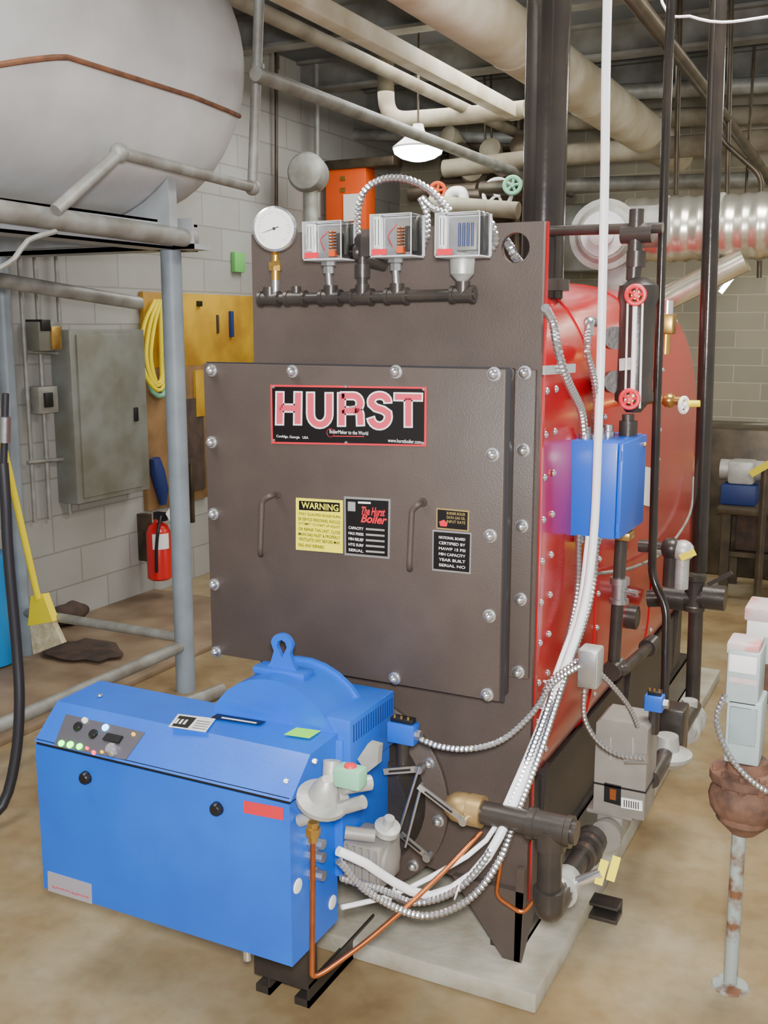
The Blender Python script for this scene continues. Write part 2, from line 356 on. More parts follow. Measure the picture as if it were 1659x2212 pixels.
decal('red_underline',mRed2,n1,[(722,941),(788,942),(788,943.5),(722,942.5)],DP,DN,.0005,.003)
for px,py in ((591,836),(748,835),(916,841),(748,956),(592,951),(914,957)): MB().lathe(PL(px,py,(0,-.083,0),DN),DN,[(0,.004),(.003,.003)],8).build('screw',mSilver,n1)
w=decal('warning_sign',mWarnY,B,[(640,1075),(741,1081),(741,1195),(640,1187)],DP,DN,.002)
decal('warning_header',mPlate,w,[(647,1081),(735,1086),(735,1106),(647,1101)],DP,DN,.001,.002)
txtp('lettering','WARNING',mWarnY,w,651,731,1087,1101,-.0836,.015)
for i,t in enumerate(['ONLY QUALIFIED BOILER BURN','ER SERVICE PERSONNEL SHOULD','ATTEMPT TO START UP ADJUST','OR REPAIR THIS UNIT. CLOSE','MAIN GAS INLET & PROPERLY','VENTILATE UNIT BEFORE MAK','ING ANY REPAIRS']):
    y=1109+i*11; txtp('small_lettering',t,mPlate,w,645,735 if i<6 else 700,y+1,y+8,-.0826,.012)
w=decal('rating_plate',mSilver,B,[(744,1072),(844,1078),(842,1207),(745,1199)],DP,DN,.002)
decal('plate_field',mPlate,w,[(748,1077),(840,1082),(838,1202),(749,1194)],DP,DN,.001,.002)
txtp('red_script','The Hurst',mRed2,w,781,832,1096,1114,-.084,.03,.35); txtp('red_script','Boiler',mRed2,w,779,836,1112,1131,-.084,.03,.35)
decal('plate_mark',mCast,w,[(753,1083),(769,1084),(769,1104),(753,1103)],DP,DN,.001,.003); decal('plate_mark',mWhite,w,[(775,1083),(802,1084),(802,1088),(775,1087)],DP,DN,.001,.003)
for i in range(5):
    y=1138+i*12; decal('plate_mark',mCast,w,[(792,y+2),(832,y+5),(832,y+9),(792,y+6)],DP,DN,.001,.003)
    txtp('small_lettering',['CAPACITY','MAX PRESS','MIN RELIEF','HTG SURF','SERIAL'][i],mWhite,w,753,785,y,y+6,-.084,.01)
w=decal('small_plate',mGold,B,[(943,1097),(1014,1103),(1013,1148),(943,1142)],DP,DN,.0015)
decal('plate_field',mPlate,w,[(946,1100),(1011,1106),(1010,1145),(946,1139)],DP,DN,.001,.0015); decal('plate_logo',mRed2,w,[(950,1126),(960,1122),(968,1130),(966,1137),(952,1136)],DP,DN,.001,.0025)
for i in range(3): txtp('small_lettering',['BURNER BOILER','DATA GAS OIL','INPUT RATE'][i],mGold,w,965,1005,1107+i*9,1113+i*9,-.083,.01)
w=decal('data_plate',mSilver,B,[(935,1144),(1019,1151),(1017,1240),(934,1232)],DP,DN,.0015)
decal('plate_field',mPlate,w,[(938,1148),(1016,1154),(1014,1236),(937,1228)],DP,DN,.001,.0015)
for i in range(6): txtp('small_lettering',['NATIONAL BOARD','CERTIFIED BY','MAWP 15 PSI','MIN CAPACITY','YEAR BUILT','SERIAL NO'][i],mWhite,w,948,1005,1160+i*12,1166+i*12,-.083,.005)
decal('side_label',mWhite,B,[(1385,1006),(1411,1012),(1411,1096),(1385,1090)],(-.746,0,0),(1,0,0),.002)
# ---------- burner
U=thing('gas_burner','blue boxy gas burner with sloped control panel and round fan hood','burner',(-1.43,-.4,.25))
xa,xb=-1.795,-1.085
MB().prism([(xa,-.53,.245),(xa,-.53,.617),(xa,-.33,.617),(xa,-.33,.245)],(xb-xa,0,0)).build('lower_housing',mBlue,U)
MB().prism([(xa,-.532,.625),(xa,-.45,.698),(xa,-.30,.703),(xa,-.30,.625)],(xb-xa+.004,0,0)).build('top_cover',mBlue,U)
MB().box(xa+.003,xb-.002,-.528,-.33,.612,.63).build('cover_gap',mKblack,U)
MB().box(-1.4,xb+.02,-.34,-.1,.36,.69,.004).build('rear_housing',mBlue,U)
h=MB(); cx,cz,rr=-1.255,.62,.185
arc=[(cx+.002+rr*math.cos(R(a)),cz+rr*.98*math.sin(R(a))) for a in range(0,181,12)]
h.prism([(x,-.335,z) for x,z in arc],(0,.16,0)); h.prism([(cx+(rr+.006)*math.cos(R(a)),-.19,cz+(rr+.006)*math.sin(R(a))) for a in range(0,181,12)],(0,.012,0)); H=h.build('fan_hood',mBlue,U,20)
e=P(612,1440,y=-.26)
MB().box(e.x-.07,e.x+.07,-.285,-.235,.79,.806,.002).build('lift_base',mBlue,U)
ez=.85; out=[(e.x-.045,.802),(e.x-.032,.815),(e.x-.022,.845)]+[(e.x+.03*math.cos(R(a)),ez+.01+.03*math.sin(R(a))) for a in range(170,9,-16)]+[(e.x+.022,.845),(e.x+.032,.815),(e.x+.045,.802)]
cplate('lifting_eye',out,[[(e.x,ez-.018),(e.x+.014,ez+.008),(e.x+.01,ez+.02),(e.x,ez+.025),(e.x-.01,ez+.02),(e.x-.014,ez+.008)]],-.26,.012,mBlue,U)
G=MB().box(-1.19,-1.05,-.33,-.105,.60,.735,.005).build('intake_box',mBlue,U)
g=MB()
for k in range(17): y=-.315+k*.012; g.box(-1.051,-1.0492,y,y+.004,.68,.722)
g.build('intake_slots',mBlueK,G)
sp0=V((0,-.532,.625)); sn=V((0,-.073,.082)).normalized()
CP=decal('control_panel',M('panel_dark',(84,82,90),.4),U,[(143,1543),(314,1583),(272,1642),(117,1612)],sp0,sn,.002)
def knob(name,mat,px,py,r,hh,par=CP,pt=sp0,n=sn): 
    c=PL(px,py,pt,n); return MB().lathe(c,n,[(0,r),(hh*.7,r*.92),(hh,r*.7)],14).build(name,mat,par)
for m_,px,py,r in [(mLG,134,1607,.008),(mLG,153,1610,.009),(mLG,173,1614,.008),(mLR,190,1618,.004),(mLR,204,1627,.005),(mLB,229,1573,.009),(mLY,290,1588,.005),(mLY,222,1626,.004)]: knob('indicator_light',m_,px,py,r,.008)
knob('switch_knob',mKblack,170,1571,.012,.01); knob('switch_knob',mSilver,245,1622,.016,.018); knob('switch_knob',mKblack,203,1587,.012,.01); knob('switch_knob',mWhite,185,1558,.008,.01)
decal('key_switch',mKblack,CP,[(235,1586),(268,1593),(258,1608),(224,1600)],sp0,sn,.006,.002)
w=decal('rating_label',mWhite,U,[(385,1543),(466,1553),(444,1582),(364,1570)],(0,0,.7035),(0,0,1),.001,.0)
decal('label_field',mKblack,w,[(388,1546),(425,1551),(405,1573),(371,1568)],(0,0,.7045),(0,0,1),.0005,.0)
for k in range(4): decal('label_line',mGPipe,w,[(426-k*3.5,1556+k*5),(456-k*3.5,1560+k*5),(455-k*3.5,1562+k*5),(425-k*3.5,1558+k*5)],(0,0,.7045),(0,0,1),.0005,.0)
for k in range(3): decal('label_letter',mWhite,w,[(384+k*9,1553+k),(389+k*9,1553+k),(381+k*9,1563+k),(376+k*9,1562+k)],(0,0,.705),(0,0,1),.0005,.0)
w=decal('caution_label',mKblack,U,[(470,1543),(575,1560),(560,1567),(455,1552)],(0,0,.7035),(0,0,1),.001,.001)
decal('label_line',mWhite,w,[(480,1549),(555,1561),(553,1563),(478,1551)],(0,0,.7055),(0,0,1),.0005,.0)
decal('green_sticker',mStickG,U,[(640,1573),(693,1580),(668,1596),(614,1588)],(0,0,.704),(0,0,1),.001,.001)
FPp=(0,-.53,0)
w=decal('red_badge',M('badge_red',(215,40,58),.4),U,[(527,1729),(612,1745),(612,1771),(527,1755)],FPp,DN,.002)
w=decal('maker_plate',M('plate_pale',(175,172,185),.3,.2),U,[(104,1881),(198,1910),(199,1952),(105,1923)],FPp,DN,.002)
a=P(112,1914,y=-.533); b=P(192,1938,y=-.533); txt('lettering','PowerFlame',mRed2,w,a.x,b.x,b.z+.0,a.z-.004,-.533,.01,.2)
knob('housing_knob',mKblack,187,1679,.016,.014,U,FPp,V(DN)); knob('housing_knob',mKblack,470,1746,.016,.014,U,FPp,V(DN))
for px,py in [(643,1914),(718,1949)]: knob('hole_cap',mWhite,px,py,.017,.003,U,(xb,0,0),V((1,0,0)))
for px,py in [(618,1688),(680,1645)]: knob('screw',mSilver,px,py,.007,.004,U,sp0,sn)
for px,py in [(216,1503)]: knob('screw',mSilver,px,py,.007,.004,U,(0,0,.703),V((0,0,1)))
s=MB()
s.box(-1.31,-1.27,-.34,.0,0.0,.02).box(-1.275,-1.27,-.34,0,0,.06).box(-1.2,-1.16,-.34,0,0,.02).box(-1.165,-1.16,-.34,0,0,.06).box(-1.31,-1.16,-.345,-.3,.05,.25)
s.build('support_stand',mBlackP,U)
p=PY([(430,2004,-.45),(480,2018,-.45)]); MB().cyl(p[0],p[1],.008).cyl(P(532,2020,y=-.45),P(535,2072,y=-.45),.01).build('drain_probe',mSilver,U)
MB().ball(P(429,2003,y=-.45),.009).build('probe_tip',mPink,U)
G=thing('gas_regulator','cast silver gas regulator with pale green solenoid on burner side','regulator',P(725,1770,y=-.5))
c=P(712,1725,y=-.5); MB().lathe(c+V((-.02,0,-.02)),(.35,-.2,1),[(0,.045),(.012,.056),(.022,.056),(.03,.034),(.05,.028),(.065,.02),(.075,.012)],24).cyl(P(648,1772,y=-.5),P(785,1732,y=-.5),.014).cyl(c,c+V((-.005,.02,.075)),.018).cyl(P(740,1700,y=-.5),P(800,1690,y=-.45),.016).build('body',mCast,G)
c=P(757,1676,y=-.52); MB().box(c.x-.03,c.x+.03,c.y-.02,c.y+.02,c.z-.022,c.z+.02,.006).build('solenoid',mGreenL,G)
MB().lathe(c+V((0,0,.018)),(0,0,1),[(0,.014),(.006,.012),(.009,.003)],14).build('solenoid_cap',mRed2,G)
MB().prism([P(772,1640,y=-.42),P(795,1606,y=-.42),P(818,1612,y=-.42),P(815,1652,y=-.42),P(792,1670,y=-.42)],(0,.02,0)).build('mounting_bracket',mCast,G)
p=PY([(677,1775,-.52),(676,1822,-.52)]); MB().lathe(p[0],p[1]-p[0],[(0,.012),(.012,.012),(.013,.016),(.03,.016),(.032,.01),(.045,.01)],6).build('brass_fitting',mBrass,G)
p=[P(676,1810,y=-.52),P(674,2112,y=-.52)]+PY([(700,2100,-.5),(790,2035,-.42),(880,1958,-.33),(960,1882,-.25),(1040,1797,-.17)])
o=MB().tube(fillet(p,.03),.0058,10).build('copper_tube',mCopper); tag(o,'thin copper tube dropping beside the burner then running up right','copper tube')
o=MB().tube(fillet(PY([(1082,1862,-.06),(1071,1935,-.06),(1128,1975,-.04),(1153,1945,-.03)]),.02),.0055,10).build('copper_tube',mCopper); tag(o,'short bent copper tube by the boiler foot','copper tube')
G=thing('damper_actuator','cast grey actuator housing at the right side of the blue burner','actuator',P(832,1890,y=-.3))
a=P(812,1852,y=-.3)
MB().box(a.x-.06,a.x+.035,a.y-.05,a.y+.06,a.z-.055,a.z+.05,.008).lathe(a+V((.03,0,.0)),(1,0,0),[(0,.045),(.012,.043),(.02,.015)],20).cyl(P(745,1798,y=-.36),P(810,1806,y=-.33),.015).build('body',mCastG,G)
f=MB()
for k in range(5): f.box(a.x-.05+k*.018,a.x-.044+k*.018,a.y-.056,a.y-.05,a.z-.05,a.z+.045)
f.build('fins',mCastG,G)
MB().lathe(P(835,1795,y=-.3),(.3,-.2,1),[(0,.03),(.015,.03),(.02,.012),(.04,.012)],16).build('shaft_hub',mCast,G)
G=thing('linkage','bright slotted linkage arms and rods between burner and gas valve','linkage',P(900,1800,y=-.2))
pts=PY([(906,1655,-.2),(862,1795,-.2)]); MB().cyl(pts[0],pts[1],.0035).cyl(P(912,1690,y=-.2),P(875,1830,y=-.22),.0035).build('rod',mZinc,G)
for a_,b_ in [((830,1666),(908,1660)),((905,1697),(1003,1772)),((865,1800),(925,1850))]:
    p=PY([(*a_,-.21),(*b_,-.19)]); MB().bar(p[0],p[1],.015,.004,(0,-1,0)).lathe(p[1],(0,-1,0),[(-.01,.01),(.012,.01)],12).build('slotted_arm',mZinc,G); MB().bar(p[0].lerp(p[1],.15)+V((0,-.0045,0)),p[0].lerp(p[1],.75)+V((0,-.0045,0)),.005,.001,(0,-1,0)).build('slot',mKblack,G)
def solenoid(px0,px1,py0,py1,y,label):
    a=P(px0,py1,y=y); b=P(px1,py0,y=y); G=thing('pressure_sensor',label,'sensor',V((a.x,y,a.z)),'small blue sensors')
    MB().box(a.x,b.x,y,y+.035,a.z+.012,b.z-.012,.003).build('body',mBlue2,G); MB().box(a.x+.006,b.x-.006,y+.006,y+.03,b.z-.012,b.z,.002).build('cap',mKblack,G)
    t=MB()
    for k in range(3): xx=a.x+(b.x-a.x)*(.25+.25*k); t.cyl((xx,y+.008,b.z-.001),(xx,y+.008,b.z+.006),.003,seg=8)
    t.build('terminal_screws',mBrass,G); MB().lathe(V((b.x,y+.017,(a.z+b.z)/2)),(1,0,0),[(-.002,.012),(.012,.012)],8).build('conduit_nut',mZinc,G)
    MB().cyl(V(((a.x+b.x)/2,y+.018,a.z-.05)),V(((a.x+b.x)/2,y+.018,a.z+.014)),.014).build('neck',mBlackP,G); return G
solenoid(835,893,1560,1613,-.2,'small blue pressure sensor right of the burner intake box')
solenoid(1390,1432,1498,1545,.3,'small blue pressure sensor above the grey valve actuator')
# ---------- manifold
ym=-.06
G=thing('pipe_manifold','black iron pipe manifold with tees along the top of front plate','pipe',P(790,650,y=ym))
MB().cyl(P(572,646,y=ym),P(1028,635,y=ym),.0125).build('pipe',mBlackP,G)
for px in (583,640,715,783,858,1000):
    c=P(px,646-(px-572)*.024,y=ym); MB().lathe(c+V((-.028,0,0)),(1,0,0),[(0,.019),(.008,.019),(.009,.0165),(.047,.0165),(.048,.019),(.056,.019)],16).cyl(c,c+V((0,0,.028)),.0165 if px!=640 else .012).build('tee_fitting',mBlackP,G)
MB().cyl(P(783,640,y=ym),P(783,520,y=ym),.012).lathe(P(783,600,y=ym),(0,0,1),[(0,.018),(.03,.018)],16).lathe(P(783,555,y=ym),(0,0,1),[(0,.02),(.04,.02),(.05,.012)],6).ball(P(772,545,y=ym),.022).cyl(P(783,560,y=ym),P(830,575,y=0),.013).build('riser',mBlackP,G)
gc=P(592,494,y=-.11); ga=V((.4,-1,.0)).normalized()
G=thing('pressure_gauge','round white faced pressure gauge on a brass cock at far left','gauge',P(595,640,y=ym))
MB().lathe(gc,-ga,[(0,.047),(.004,.052),(.012,.052),(.05,.048),(.055,.03)],36).build('case',mSilver,G)
MB().lathe(gc,ga,[(-.001,.0465),(.0015,.0465)],36).build('dial',mWhite,G)
tk=MB(); gu=V((-ga.y,ga.x,0)); gw=V((0,0,1))
for k in range(28):
    a=R(-45+k*10); d=gu*math.cos(a)+gw*math.sin(a); r0=.036 if k%3 else .032; tk.cyl(gc+ga*.002+d*r0,gc+ga*.002+d*.04,.0005,seg=5)
tk.build('dial_marks',mGPipe,G)
d=gu*math.cos(R(200))+gw*math.sin(R(200)); MB().tube([gc+ga*.003-d*.012,gc+ga*.003+d*.03],[.0012,.0005],6).lathe(gc+ga*.002,ga,[(0,.004),(.003,.003)],10).build('needle',mKblack,G)
MB().cyl(P(595,548,y=ym),P(595,605,y=ym),.011).lathe(P(595,585,y=ym),(0,0,1),[(0,.016),(.016,.016)],6).bar(P(583,572,y=ym-.02),P(605,566,y=ym-.02),.01,.004,(0,-1,0)).tube([P(595,550,y=ym),P(593,535,y=-.07)],.01).build('gauge_cock',mBrass,G)
MB().cyl(P(595,605,y=ym),P(595,642,y=ym),.01).build('nipple',mZinc,G)
def pswitch(x0,x1,y0,y1,neck,label,inner):
    yf,yb=-.135,-.065
    A=P(x0,y1,y=yf); Bq=P(x1,y0,y=yb); xA=A.x; xB=Bq.x; z0=P((x0+x1)/2,y1,y=-.1).z; z1=P((x0+x1)/2,y0,y=-.1).z
    G=thing('pressure_switch',label,'pressure switch',V(((xA+xB)/2,-.1,z0)),'pressure switches on the manifold')
    MB().box(xA,xB,yb-.006,yb,z0,z1,.002).box(xA,xB,yf,yb,z0-.004,z0,.001).build('case',mLCase,G)
    MB().box(xA,xB,yf,yb-.006,z0,z1,.004).build('clear_cover',mClear,G)
    MB().box(xA+.006,xA+.024,yf+.006,yf+.01,z0+.018,z1-.006).build('scale_card',mWhite,G)
    for q in (.009,.017): MB().box(xA+q,xA+q+.001,yf+.005,yf+.006,z0+.022,z1-.01).build('scale_line',mKblack,G)
    MB().box(xA+.004,xA+.04,yf-.001,yf+.001,z0+.001,z0+.014).build('red_tab',mRed2,G)
    e=MB()
    for (xx,yy) in ((xA,yf),(xB,yf),(xB,yb)): e.box(xx-.0012,xx+.0012,yy-.0012,yy+.0012,z0,z1)
    e.box(xA,xB,yf-.001,yf+.001,z1-.002,z1)
    e.build('cover_edge',mLCase,G)
    mx=(xA+xB)/2+.008
    if inner=='coil':
        MB().box(mx-.02,mx+.03,yb-.025,yb-.007,z0+.01,z1-.01,.002).build('mechanism',mGPipe,G)
        t=MB()
        for k in range(6): t.torus((mx,yf+.035,z0+.025+k*.007),(0,0,1),.007,.0022,12,6)
        t.build('spring',mCopper,G); MB().box(mx-.008,mx+.008,yf+.03,yf+.045,z0+.006,z0+.02).build('terminal',mOrange,G)
        MB().box(mx+.012,mx+.024,yf+.03,yf+.05,z0+.01,z1-.025,.002).build('switch_block',mBlackP,G)
        MB().tube(cat([(mx-.02,yf+.035,z0+.02),(mx-.025,yf+.025,z0+.045),(mx-.01,yf+.035,z1-.02)],.006),.0012,6).build('wire',mRed2,G)
    else:
        MB().box(mx-.022,mx+.022,yb-.035,yb-.007,z0+.012,z1-.014,.002).build('mechanism',mGPipe,G)
        t=MB()
        for k in range(4): t.cyl((mx-.015+k*.01,yb-.04,z0+.02),(mx-.015+k*.01,yb-.04,z1-.02),.003,seg=8)
        t.build('terminal_block',mBlueD,G)
    if neck=='bell':
        c=P(998,617,y=ym); MB().lathe(c,(0,0,1),[(0,.01),(.01,.012),(.025,.026),(.055,.028),(.07,.022),(.075,.012)],20).build('bellows',mCast,G)
    else:
        c=P(neck,632,y=ym); MB().tube([c,V((c.x,ym-.01,z0))],.008,12).lathe(V((c.x,ym-.005,z0-.03)),(0,0,1),[(0,.013),(.015,.013),(.018,.018),(.03,.018)],6).build('neck',mZinc,G)
    return G
pswitch(655,768,480,560,713,'leftmost clear covered pressure switch, nearest the round gauge','coil')
pswitch(800,917,464,553,857,'middle clear covered pressure switch with copper coil and red wire','coil')
pswitch(940,1062,461,553,'bell','rightmost clear covered switch with dark blue internals and bell neck','blue')
def conduit(pts,r,label,mat=mZinc,group=None,name='flexible_conduit',c='conduit'):
    o=flex(MB(),pts,r).build(name,mat,ang=30); return tag(o,label,c,group)
conduit(PY([(775,525,-.06),(772,470,-.06),(785,415,-.06),(825,387,-.06),(880,387,-.06),(930,412,-.05),(975,460,-.05)]),.0085,'ribbed metal conduit arching over the middle pressure switch')
conduit(PY([(970,462,-.06),(935,450,-.06),(912,425,-.05)]),.0085,'short ribbed conduit stub above the rightmost pressure switch')
conduit(PY([(908,428,-.05),(922,460,-.05),(922,510,-.05),(905,548,-.05)]),.0085,'ribbed conduit looping down right of the middle pressure switch')
conduit(PY([(1030,462,-.05),(1052,468,-.05),(1066,495,-.045),(1070,525,-.035),(1050,552,-.03)]),.0085,'ribbed conduit loop right of the rightmost pressure switch')
conduit(PY([(1092,520,.03),(1103,535,.0),(1113,555,.0),(1128,575,.06)]),.0105,'ribbed conduit passing through the round hole in front plate')
sx=-.725
conduit(PXX([(1178,665,sx),(1195,700,sx),(1205,755,sx+.02),(1225,820,sx+.03),(1255,885,sx+.035),(1262,935,sx+.035)]),.0105,'thick ribbed conduit curving down the red shell to blue cabinet')
conduit(PXX([(1272,705,sx+.03),(1268,760,sx+.04),(1285,830,sx+.045),(1290,935,sx+.045)]),.009,'thin ribbed conduit with elbow entering top of blue cabinet')
o=MB().tube(fillet(PXX([(1290,695,sx),(1272,695,sx+.03),(1270,725,sx+.03)]),.01),.013).build('conduit_elbow',mZinc); tag(o,'cast silver conduit elbow at upper end of thin conduit','conduit elbow')
o=MB().bar(P(1172,800,x=sx),P(1238,795,x=sx+.03),.02,.006,(1,0,0)).build('conduit_clamp',mSilver); tag(o,'bright strap clamp holding the thick conduit on red shell','clamp')
# ---------- stack
c=P(1172,560,y=.55)
G=thing('flue_stack','wide glossy black vertical flue pipe rising from top of boiler','flue pipe',V((c.x,c.y,1.69)))
MB().cyl((c.x,c.y,1.67),(c.x,c.y,3.4),.058,seg=32).build('pipe',mGlossB,G)
MB().lathe((c.x,c.y,1.69),(0,0,1),[(0,.075),(.03,.075),(.032,.06)],32).build('collar',mBlackP,G)
# ---------- white vertical conduit + bundle
p=[P(1312,0,y=.25)]; p=[V((p[0].x-.01,p[0].y,3.4))]+p+PY([(1306,400,.25),(1298,760,.25),(1292,940,.24),(1283,1150,.24),(1262,1310,.2),(1218,1450,.1),(1175,1560,.02),(1122,1705,-.1),(1080,1805,-.18),(1020,1890,-.22),(930,1935,-.27),(850,1905,-.33),(790,1865,-.4),(730,1838,-.45)])
o=MB().tube(cat(p,.04),.0105,12).build('cable_conduit',mCond); tag(o,'bright white conduit dropping from the ceiling past blue cabinet to burner','conduit')
o=MB().tube(cat(PY([(1270,1158,.26),(1250,1310,.22),(1200,1455,.1),(1165,1565,.02),(1104,1710,-.12),(1050,1815,-.18),(960,1878,-.24),(850,1932,-.3),(738,1960,-.4)]),.04),.006,12).build('cable_conduit',mCond); tag(o,'slim white conduit behind the main one, ending low on burner side','conduit')
conduit(PY([(1250,1155,.3),(1243,1300,.28),(1192,1500,.06),(1153,1610,-.03),(1100,1740,-.13),(1058,1840,-.2),(990,1920,-.26),(900,1950,-.3),(820,1920,-.37),(735,1895,-.45)]),.0088,'thick ribbed metal conduit sweeping from blue cabinet to burner side')
conduit(PY([(1290,1160,.3),(1274,1300,.26),(1208,1500,.06),(1165,1630,-.04),(1114,1765,-.13),(1078,1860,-.2),(1010,1945,-.27),(910,1978,-.32),(800,1930,-.4),(730,1858,-.46)]),.0088,'lowest ribbed metal conduit of the bundle reaching the burner side')
for px,py in [(848,1930),(990,1920),(1195,1478)]:
    c=P(px,py,y=-.32 if px<900 else (-.26 if px<1100 else .07)); o=MB().torus(c,(1,.2,-.3) if px<1100 else (.2,.3,1),.024,.002,24,6).build('cable_tie',mWhite); tag(o,{848:'white cable tie on conduit bundle closest to burner',990:'white cable tie on the lowest sag of conduit bundle',1195:'white cable tie at the boiler edge'}[px],'cable tie')
for py in (1832,1860,1900): 
    c=P(728,py,y=-.45); o=MB().lathe(V((xb,c.y,c.z)),(1,0,0),[(0,.016),(.014,.016),(.016,.012),(.035,.012)],8).build('conduit_connector',mZinc); tag(o,{1832:'top',1860:'middle',1900:'bottom'}[py]+' of the three silver conduit connectors on burner side','connector','connectors on the burner side')
# ---------- blue cabinet
G=thing('control_cabinet','blue steel electrical cabinet mounted on the red boiler side','electrical box',(-.69,.43,1.07))
MB().box(-.765,-.635,.3,.56,1.068,1.312,.003).build('body',mBlue2,G)
MB().box(-.634,-.622,.302,.558,1.07,1.31,.003).build('door',mBlue2,G)
for z in (1.1,1.28): MB().cyl((-.628,.299,z-.012),(-.628,.299,z+.012),.005).build('hinge',mBlue2,G)
MB().lathe((-.622,.535,1.285),(1,0,0),[(0,.007),(.004,.006)],12).build('latch',mBrass,G)
for x,y in ((-.735,.36),(-.7,.36),(-.7,.45)): MB().lathe((x,y,1.312),(0,0,1),[(0,.017),(.012,.017),(.014,.013),(.03,.013)],10).build('conduit_nut',mZinc,G)
for x,y in ((-.735,.34),(-.69,.34)): MB().lathe((x,y,1.045),(0,0,1),[(0,.012),(.01,.012),(.012,.016),(.025,.016)],10).build('conduit_nut',mZinc,G)
o=MB().box(-.66,-.62,.4,.46,1.045,1.067,.004).build('brass_connector',mBrass); tag(o,'small brass block under the blue cabinet','connector')
a=P(1245,1485,y=.1); b=P(1292,1408,y=.1)
G=thing('junction_box','small silver junction box with conduits beside the boiler edge','junction box',V((b.x,.1,a.z)))
MB().box(a.x,b.x,.1,.16,a.z,b.z,.006).build('body',mCast,G); MB().box(a.x+.003,b.x-.003,.095,.1,a.z+.003,b.z-.003,.002).build('cover',mZinc,G)
conduit(PY([(893,1588,-.18),(940,1610,-.18),(1010,1618,-.17),(1085,1598,-.12),(1150,1540,-.05),(1195,1475,.03),(1250,1440,.1)]),.0075,'ribbed conduit bowing from small blue sensor to silver junction box')
conduit(PY([(1262,1485,.12),(1262,1550,.13),(1290,1600,.15),(1335,1630,.17),(1392,1638,.2)]),.007,'ribbed conduit hanging between junction box and grey actuator')
conduit(PY([(1292,1450,.14),(1330,1490,.18),(1360,1530,.22),(1378,1572,.26)]),.007,'short ribbed conduit from junction box to top of grey actuator')
conduit(PY([(1165,1530,.02),(1185,1475,.05),(1250,1425,.12)]),.007,'short ribbed conduit joining the white bundle to junction box')
# ---------- water column
G=thing('water_column','black water column with glass sight tube and red hand wheels','water level gauge',P(1360,900,y=.5))
c0=P(1368,890,y=.5); c1=P(1368,600,y=.5)
MB().lathe((c0.x,.5,c0.z),(0,0,1),[(0,.02),(.02,.035),(.03,.05),(.05,.05),(.06,.046),(c1.z-c0.z-.07,.046),(c1.z-c0.z-.05,.052),(c1.z-c0.z-.02,.05),(c1.z-c0.z,.02)],28).build('column_body',mBlackP,G)
for px in (1356,1372,1388): MB().cyl(P(px,655,y=.42),P(px-6,882 if px!=1372 else 860,y=.42),.0028 if px!=1372 else .006,seg=10).build('guard_rod' if px!=1372 else 'sight_glass',mWhite if px!=1372 else mCond,G)
for px,py in ((1373,637),(1360,862)):
    c=P(px,py,y=.40); wheel(MB(),c,(.35,-1,0),.022,.006).build('hand_wheel',mRed2,G); MB().cyl(c,P(px+4,py+6,y=.47),.011).build('wheel_stem',mBrass,G)
MB().tube(fillet([P(1368,605,y=.5),P(1374,500,y=.5),P(1376,452,y=.5)],.01),.019).lathe(P(1376,505,y=.5),(1,0,0),[(-.04,.024),(.04,.024)],16).lathe(P(1374,560,y=.5),(0,0,1),[(-.02,.025),(.02,.025)],16).build('upper_pipe',mBlackP,G)
MB().cyl(P(1180,499,y=.5),P(1432,492,y=.5),.0135).build('cross_pipe',mBlackP,G)
MB().cyl(P(1357,895,y=.5),P(1356,950,y=.5),.016).lathe(P(1357,925,y=.5),(0,0,1),[(-.02,.024),(.02,.024)],12).build('lower_pipe',mBlackP,G)
MB().cyl(P(1330,730,y=.5),P(1318,730,y=.6),.03).cyl(P(1330,825,y=.5),P(1318,825,y=.6),.03).build('side_boss',mBlackP,G)
decal('maker_tag',mCast,G,[(1338,775),(1366,772),(1366,798),(1338,801)],(0,.452,0),DN,.002)
o=MB().tube(fillet(PY([(1342,1165,.45),(1335,1290,.45),(1325,1445,.45),(1345,1448,.45),(1410,1390,.9)]),.03),.0165).build('drain_pipe',mBlackP); tag(o,'black drain pipe below the blue cabinet turning back along shell','pipe')
c=P(1338,1275,y=.45); o=MB().lathe(c-V((0,0,.035)),(0,0,1),[(0,.026),(.012,.026),(.014,.02),(.05,.02),(.052,.026),(.07,.026)],12).cyl(c,c+V((.05,-.01,0)),.008).build('pipe_union',mZinc); tag(o,'grey union on black drain pipe under the cabinet','pipe union')
for px,py,y,l in ((1325,1445,.45,'black elbow fitting at foot of the drain pipe'),(1402,1395,.85,'black coupling at rear end of the drain pipe')):
    c=P(px,py,y=y); o=MB().lathe(c-V((0,.03,0)),(0.1,1,.1),[(0,.027),(.02,.027),(.022,.024),(.06,.024)],14).build('pipe_fitting',mBlackP); tag(o,l,'pipe fitting')
c=P(1357,1332,x=-.745); o=MB().lathe(c,(1,0,0),[(-.01,.038),(.03,.038),(.032,.03),(.03,.028)],24).build('shell_nozzle',mBlackP); tag(o,'dark round threaded nozzle on the red shell','nozzle')
